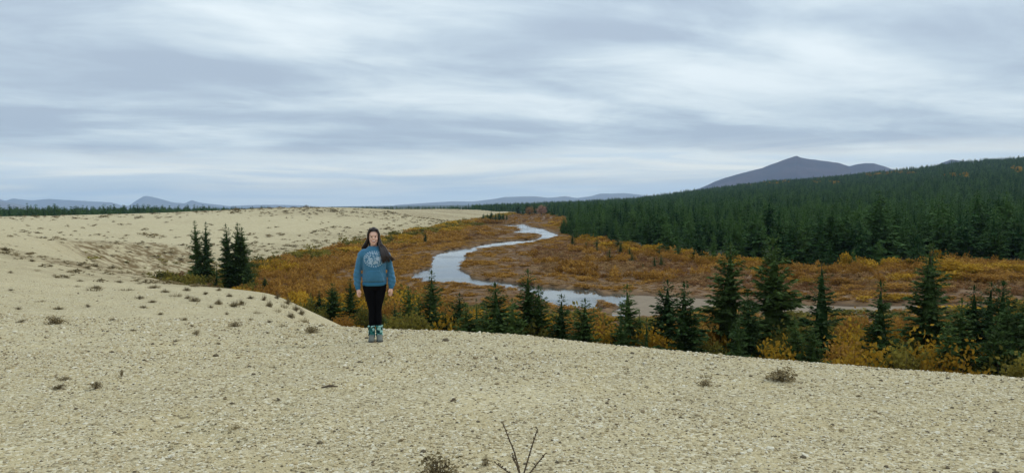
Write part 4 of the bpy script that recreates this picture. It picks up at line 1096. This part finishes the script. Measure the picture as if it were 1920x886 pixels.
def person_materials():
    P = {}
    mt, t, b = new_mat('skin'); tc = N(t, 'ShaderNodeTexCoord')
    n = noise(t, tc.outputs['Object'], 22, 4); t.links.new(mixc(t, n.outputs['Fac'], (0.66, 0.375, 0.27), (0.76, 0.46, 0.345)), b.inputs['Base Color'])
    b.inputs['Roughness'].default_value = 0.55; b.inputs['Specular IOR Level'].default_value = 0.35
    b.inputs['Subsurface Weight'].default_value = 0.08; b.inputs['Subsurface Radius'].default_value = (0.01, 0.004, 0.002)
    P['skin'] = mt
    # blue fleece with a white round print on the chest
    mt, t, b = new_mat('blue_fleece'); tc = N(t, 'ShaderNodeTexCoord'); geo = N(t, 'ShaderNodeNewGeometry')
    sp = N(t, 'ShaderNodeSeparateXYZ'); t.links.new(tc.outputs['Object'], sp.inputs[0]); x, y, z = sp.outputs
    n = noise(t, tc.outputs['Object'], 90, 3); n2 = noise(t, tc.outputs['Object'], 9, 4)
    c = mixc(t, n.outputs['Fac'], (0.034, 0.12, 0.20), (0.055, 0.18, 0.28)); c = mixc(t, maprange(t, n2.outputs['Fac'], .45, .7, 0, .45), c, (0.055, 0.20, 0.33))
    ex = math_n(t, 'DIVIDE', math_n(t, 'ADD', x, 0.0), 0.150); ez = math_n(t, 'DIVIDE', math_n(t, 'SUBTRACT', z, 1.235), 0.118)
    rr = math_n(t, 'SQRT', math_n(t, 'ADD', math_n(t, 'MULTIPLY', ex, ex), math_n(t, 'MULTIPLY', ez, ez)))
    front = math_n(t, 'LESS_THAN', y, -0.03)
    inside = math_n(t, 'MULTIPLY', maprange(t, rr, 0.80, 0.86, 1, 0), front)
    n3 = noise(t, tc.outputs['Object'], 34, 3, 0.6, 0.5); blotch = maprange(t, n3.outputs['Fac'], 0.47, 0.53)
    # ring of lettering: small upright marks between two radii
    ang = math_n(t, 'ARCTAN2', ez, ex); seg = math_n(t, 'SINE', math_n(t, 'MULTIPLY', ang, 26.0)); ring = math_n(t, 'MULTIPLY', maprange(t, rr, 0.86, 0.89), maprange(t, rr, 1.0, 1.03, 1, 0))
    letters = math_n(t, 'MULTIPLY', math_n(t, 'MULTIPLY', ring, maprange(t, seg, -0.2, 0.2)), front)
    star = math_n(t, 'MULTIPLY', front, maprange(t, math_n(t, 'SQRT', math_n(t, 'ADD', math_n(t, 'POWER', math_n(t, 'SUBTRACT', ex, 0.42), 2.0), math_n(t, 'POWER', math_n(t, 'SUBTRACT', ez, 0.02), 2.0))), 0.20, 0.30, 1, 0))
    pr = math_n(t, 'MAXIMUM', math_n(t, 'MAXIMUM', math_n(t, 'MULTIPLY', inside, blotch), letters), star)
    c = mixc(t, math_n(t, 'MULTIPLY', pr, 0.55), c, (0.62, 0.70, 0.76))
    t.links.new(c, b.inputs['Base Color']); b.inputs['Roughness'].default_value = 0.95; b.inputs['Sheen Weight'].default_value = 0.25
    bp = N(t, 'ShaderNodeBump'); bp.inputs['Strength'].default_value = 0.3; bp.inputs['Distance'].default_value = 0.003; t.links.new(n.outputs['Fac'], bp.inputs['Height']); t.links.new(bp.outputs[0], b.inputs['Normal'])
    P['fleece'] = mt
    P['rib'] = simple_mat('blue_rib_knit', (0.036, 0.15, 0.255), 0.95, 0.25, 160)
    P['black'] = simple_mat('black_stretch_cloth', (0.005, 0.005, 0.006), 0.9, 0.2, 40, 0.05)
    P['hair'] = simple_mat('dark_brown_hair', (0.022, 0.011, 0.008), 0.45, 0.5, 60, 0.5)
    mt, t, b = new_mat('patterned_sock'); tc = N(t, 'ShaderNodeTexCoord'); v = N(t, 'ShaderNodeTexVoronoi'); v.inputs['Scale'].default_value = 26; t.links.new(tc.outputs['Object'], v.inputs['Vector'])
    s = N(t, 'ShaderNodeSeparateColor'); t.links.new(v.outputs['Color'], s.inputs[0])
    c = mixc(t, maprange(t, s.outputs[0], .3, .4), (0.006, 0.028, 0.03), (0.03, 0.16, 0.14)); c = mixc(t, maprange(t, s.outputs[1], .68, .75), c, (0.28, 0.48, 0.42))
    t.links.new(c, b.inputs['Base Color']); b.inputs['Roughness'].default_value = 0.95; P['sock'] = mt
    P['shoe'] = simple_mat('grey_trail_shoe', (0.13, 0.14, 0.12), 0.8, 0.35, 60)
    P['sole'] = simple_mat('dark_rubber', (0.035, 0.035, 0.035), 0.8)
    P['white'] = simple_mat('eye_white', (0.75, 0.73, 0.70), 0.3, 0.03); P['iris'] = simple_mat('dark_iris', (0.03, 0.018, 0.012), 0.3)
    P['lip'] = simple_mat('lip', (0.40, 0.13, 0.12), 0.5); P['teeth'] = simple_mat('teeth', (0.78, 0.75, 0.70), 0.35, 0.03)
    return P

def build_person():
    P = person_materials()
    px, Y = 704.5, 11.8
    hp = hit_ground(px, 639.0); Y = hp[1]; p = hp; g = hp[2]
    root = empty('person', (p[0], Y, g + 0.002), 0.165, 1.005 * min(1.06, max(0.96, Y / 11.8)))
    tag(root, 'smiling person with long dark hair, blue sweatshirt and black leggings standing on the sand', 'person')
    # --- body: one continuous skin
    V, F = [], []
    loft(V, F, [(0, -.052, 1.432, .018, .018), (0, -.044, 1.442, .034, .034), (0, -.034, 1.458, .046, .052), (0, -.022, 1.482, .057, .068), (0, -.013, 1.512, .064, .079), (0, -.006, 1.55, .069, .088), (0, 0, 1.595, .072, .093), (0, .003, 1.635, .065, .085), (0, .005, 1.662, .048, .064), (0, .006, 1.68, .018, .024)])
    limb(V, F, [(0, -.094, 1.566), (0, -.104, 1.54), (0, -.108, 1.531)], [.007, .010, .012], 8)      # nose
    ellipsoid(V, F, (0, -.088, 1.585), (.045, .016, .012)); 
    for s in (-1, 1):
        ellipsoid(V, F, (s * .074, .006, 1.548), (.010, .020, .030))
        ellipsoid(V, F, (s * .038, -.066, 1.523), (.022, .022, .020))
    loft(V, F, [(0, .010, 1.36, .060, .056), (0, .008, 1.41, .050, .050), (0, .004, 1.47, .048, .052)], 16)
    loft(V, F, [(0, 0, .80, .14, .095), (0, 0, .88, .155, .105), (0, 0, .95, .150, .098), (0, 0, 1.03, .125, .086), (0, -.004, 1.12, .132, .09), (0, -.012, 1.22, .148, .102), (0, -.004, 1.32, .146, .085), (0, .004, 1.37, .105, .062), (0, .008, 1.405, .07, .055)])
    for s in (-1, 1):
        loft(V, F, [(s * .052, .0, .05, .030, .034), (s * .050, .004, .12, .031, .036), (s * .050, .008, .22, .040, .044), (s * .050, .008, .33, .047, .051), (s * .049, 0, .45, .043, .047), (s * .054, -.002, .55, .054, .058), (s * .064, 0, .70, .070, .075), (s * .074, 0, .84, .078, .085)], 14)
        ellipsoid(V, F, (s * .056, -.05, .035), (.036, .105, .030))
        limb(V, F, [(s * .125, 0, 1.335), (s * .185, .004, 1.26), (s * .228, .010, 1.08), (s * .240, -.006, .94), (s * .240, -.030, .80)], [.040, .038, .036, .032, .024], 12)
        # hand: palm, four fingers of different length with a bend, thumb from the side
        limb(V, F, [(s * .240, -.032, .795), (s * .238, -.040, .765), (s * .236, -.046, .735)], [.022, .028, .027], 12)
        for k, (ln, off) in enumerate(((.062, -1.5), (.070, -.5), (.066, .5), (.052, 1.5))):
            bx = s * .236 + off * .0125 * s * -1; by = -.046 + off * .010
            limb(V, F, [(bx, by, .738), (bx - s * .002, by - .004, .738 - ln * .5), (bx - s * .010, by + .004, .738 - ln * .82), (bx - s * .016, by + .012, .738 - ln)], [.0092, .0088, .0082, .0074], 8)
        limb(V, F, [(s * .222, -.052, .775), (s * .206, -.068, .752), (s * .203, -.074, .728)], [.0110, .0098, .0082], 8)
    body = obj_of('body', fused('body', V, F, P['skin'], 0.0052, 3), parent=root)
    for s in (-1, 1):
        V, F = [], []; ellipsoid(V, F, (s * .029, -.0845, 1.562), (.0135, .007, .0075)); e = obj_of('eye', to_mesh('eye', V, F, P['white'], True), parent=body)
        V, F = [], []; ellipsoid(V, F, (s * .029, -.0905, 1.562), (.0092, .0036, .0072)); obj_of('iris', to_mesh('iris', V, F, P['iris'], True), parent=body)
        V, F = [], []; limb(V, F, [(s * .016, -.0955, 1.580), (s * .031, -.093, 1.5835), (s * .046, -.083, 1.578)], [.0034, .0046, .0026], 6); obj_of('eyebrow', to_mesh('eyebrow', V, F, P['hair'], True), parent=body)
    V, F = [], []; limb(V, F, [(-.031, -.080, 1.506), (-.017, -.0915, 1.494), (0, -.096, 1.4895), (.017, -.0915, 1.494), (.031, -.080, 1.506)], [.004, .0065, .0085, .0065, .004], 8)
    obj_of('lips', to_mesh('lips', V, F, P['lip'], True), parent=body)
    V, F = [], []; limb(V, F, [(-.022, -.0885, 1.503), (0, -.1015, 1.4955), (.022, -.0885, 1.503)], [.0032, .0056, .0032], 8)
    obj_of('teeth', to_mesh('teeth', V, F, P['teeth'], True), parent=body)
    # --- sweatshirt
    V, F = [], []
    loft(V, F, [(0, 0, .868, .168, .122), (0, 0, .89, .178, .132), (0, -.002, .95, .181, .137), (0, -.004, 1.03, .173, .132), (0, -.010, 1.12, .168, .130), (0, -.014, 1.21, .172, .132), (0, -.008, 1.30, .174, .118), (0, 0, 1.355, .165, .098), (0, .004, 1.395, .110, .080), (0, .004, 1.418, .078, .070)], 28)
    for s in (-1, 1):
        limb(V, F, [(s * .138, 0, 1.335), (s * .182, .002, 1.285), (s * .213, .006, 1.20), (s * .236, .008, 1.08), (s * .250, .002, .98), (s * .254, -.010, .90), (s * .250, -.022, .845), (s * .245, -.028, .825)], [.056, .057, .055, .053, .056, .057, .051, .042], 16)
    def wr(c):
        fold = fbm(c[:, 0] * 2.2 + c[:, 1], c[:, 2] * 0.9, 0.11, 3) * 0.013
        arm = np.abs(c[:, 0]) > 0.2
        return fold + np.where(arm, np.sin(c[:, 2] * 95 + c[:, 0] * 40) * 0.0035 * sstep(1.2, .95, c[:, 2]), np.sin(c[:, 2] * 70 + c[:, 0] * 8) * 0.002 * sstep(1.05, .93, c[:, 2]))
    sm = fused('sweatshirt', V, F, P['fleece'], 0.009, 4, wr); sw = obj_of('sweatshirt', sm, parent=root)
    V, F = [], []; loft(V, F, [(0, 0, .832, .166, .120), (0, 0, .838, .176, .128), (0, 0, .865, .180, .131), (0, 0, .882, .178, .128)], 28); obj_of('hem', to_mesh('hem', V, F, P['rib'], True), parent=sw)
    V, F = [], []
    ns = 22
    for i, (rr, zz, yy) in enumerate(((.072, 1.405, .002), (.070, 1.428, .002), (.060, 1.432, .002), (.058, 1.40, .002))):
        for k in range(ns):
            a = 2 * math.pi * k / ns; V.append(Vector((rr * 1.05 * math.cos(a), yy + rr * math.sin(a), zz + .018 * math.sin(a))))
    for i in range(3):
        for k in range(ns): F.append((i * ns + k, i * ns + (k + 1) % ns, (i + 1) * ns + (k + 1) % ns, (i + 1) * ns + k))
    obj_of('collar', to_mesh('collar', V, F, P['rib'], True), parent=sw)
    for s in (-1, 1):
        V, F = [], []; limb(V, F, [(s * .246, -.027, .832), (s * .243, -.030, .80), (s * .242, -.031, .785)], [.042, .037, .034], 14); obj_of('cuff', to_mesh('cuff', V, F, P['rib'], True), parent=sw)
    bv = BVHTree.FromPolygons([v.co.copy() for v in sm.vertices], [tuple(q.vertices) for q in sm.polygons])
    V, F = [], []; nu, nv = 18, 10
    for lay in (0.006, -0.004):
        for j in range(nv + 1):
            for i in range(nu + 1):
                v_ = j / nv; half = .142 - .060 * max(0, (v_ - .25) / .75); x = -half + 2 * half * i / nu; z = .895 + .17 * v_
                h = bv.ray_cast(Vector((x, -1, z)), Vector((0, 1, 0)))
                yy = h[0].y if h[0] else -.13
                V.append(Vector((x, yy - lay, z)))
    q = (nu + 1) * (nv + 1)
    for j in range(nv):
        for i in range(nu): F.append((j * (nu + 1) + i, j * (nu + 1) + i + 1, (j + 1) * (nu + 1) + i + 1, (j + 1) * (nu + 1) + i))
    rim = [j * (nu + 1) for j in range(nv + 1)] + [nv * (nu + 1) + i for i in range(1, nu + 1)] + [j * (nu + 1) + nu for j in range(nv - 1, -1, -1)] + [i for i in range(nu - 1, 0, -1)]
    for a, b in zip(rim, rim[1:] + rim[:1]): F.append((a, b, b + q, a + q))
    obj_of('pocket', to_mesh('pocket', V, F, P['fleece'], True), parent=sw)
    # --- leggings
    V, F = [], []
    loft(V, F, [(0, 0, .77, .145, .098), (0, 0, .84, .166, .112), (0, 0, .90, .166, .112), (0, 0, .96, .155, .105)], 24)
    for s in (-1, 1):
        loft(V, F, [(s * .052, .004, .16, .042, .046), (s * .050, .008, .24, .046, .050), (s * .048, .008, .34, .052, .056), (s * .047, 0, .45, .049, .053), (s * .054, -.002, .55, .063, .066), (s * .067, 0, .68, .084, .086), (s * .082, 0, .80, .094, .098), (s * .084, 0, .86, .092, .100)], 18)
    obj_of('leggings', fused('leggings', V, F, P['black'], 0.008, 4, lambda c: fbm(c[:, 0] * 2, c[:, 2], .06, 2) * .003 + np.sin(c[:, 2] * 120) * .0015 * sstep(.3, .2, c[:, 2])), parent=root)
    # --- socks and shoes
    for s in (-1, 1):
        V, F = [], []
        loft(V, F, [(s * .055, .006, .055, .046, .052), (s * .056, .006, .09, .052, .060), (s * .056, .007, .13, .050, .060), (s * .056, .008, .17, .053, .061), (s * .056, .008, .215, .054, .062), (s * .056, .008, .238, .056, .064)], 18)
        obj_of('sock', fused('sock', V, F, P['sock'], 0.007, 2, lambda c: np.sin(c[:, 2] * 150) * .003 + fbm(c[:, 0] * 2, c[:, 2], .03, 2) * .003), parent=root)
        V, F = [], []
        loft(V, F, [(s * .060, -.045, .012, .046, .135), (s * .060, -.045, .035, .047, .136), (s * .059, -.040, .055, .044, .125), (s * .058, -.025, .075, .042, .095), (s * .057, .0, .095, .042, .062), (s * .056, .006, .108, .041, .052)], 22, 2.5)
        sh = obj_of('shoe', fused('shoe', V, F, P['shoe'], 0.006, 3), parent=root)
        V, F = [], []; loft(V, F, [(s * .060, -.045, -.012, .045, .136), (s * .060, -.045, .004, .048, .140), (s * .060, -.045, .018, .048, .140), (s * .060, -.045, .024, .045, .135)], 24, 2.6); obj_of('sole', to_mesh('sole', V, F, P['sole'], True), parent=sh)
    # --- hair: a cap and long locks, falling behind one shoulder and over the other
    rd = random.Random(9); V, F = [], []
    loft(V, F, [(0, .030, 1.42, .070, .040), (0, .028, 1.47, .078, .055), (0, .024, 1.52, .082, .070), (0, .020, 1.57, .083, .080), (0, .014, 1.61, .081, .088), (0, .006, 1.645, .074, .090), (0, .005, 1.675, .055, .070), (0, .006, 1.695, .022, .028)], 22)
    hair_cap = fused('hair', V, F, P['hair'], 0.007, 2, lambda c: fbm(c[:, 0] * 6, c[:, 2], .03, 2) * .002)
    hair = obj_of('hair', hair_cap, parent=root)
    V, F = [], []
    for k in range(230):
        s = -1 if k % 9 < 4 else 1
        y0 = rd.uniform(-.070, .075); start = Vector((rd.uniform(-.004, .012), y0, 1.697 - 1.6 * y0 * y0 - (.012 if y0 < -.05 else 0)))
        ry = rd.uniform(0.92, 1.06)
        q = rd.random()
        side1 = Vector((s * .058 * ry, y0 * .95 - .002, 1.665)); side2 = Vector((s * .080 * ry, y0 * .75 + .004, 1.60)); side3 = Vector((s * (.083 + .006 * q), y0 * .6 + .006, 1.53))
        if s > 0:                                   # over the front of her left shoulder, blown outward
            fr = rd.random()
            sh1 = Vector((.072 + .045 * q, -.035 - .05 * fr + y0 * .3, 1.45)); sh2 = Vector((.095 + .085 * q, -.112 - .02 * fr + .05 * q, 1.37 + .02 * q)); en1 = Vector((.105 + .13 * q, -.142 + .045 * q - .012 * fr, 1.28))
            end = Vector((.115 + .185 * q + rd.uniform(-.01, .01), -.142 + .055 * q - .010 * fr, 1.165 + rd.uniform(0, .07) + .02 * q))
        else:                                       # behind the other shoulder, down the back
            sh1 = Vector((-.088 - .045 * q, .010 + .03 * rd.random(), 1.455)); sh2 = Vector((-.105 - .070 * q, .07, 1.395)); en1 = Vector((-.10 - .05 * q, .125, 1.30)); end = Vector((-.08 - .05 * q, .14, 1.18 + rd.uniform(0, .06)))
        pts = [start, side1, side2, side3, sh1, sh2, en1, end]
        r_ = rd.uniform(.007, .012)
        limb(V, F, pts, [r_ * .7, r_, r_ * 1.1, r_ * 1.15, r_ * 1.15, r_ * 1.05, r_ * .8, r_ * .25], 6)
    obj_of('locks', to_mesh('locks', V, F, P['hair'], True), parent=hair)
    return root
build_person()
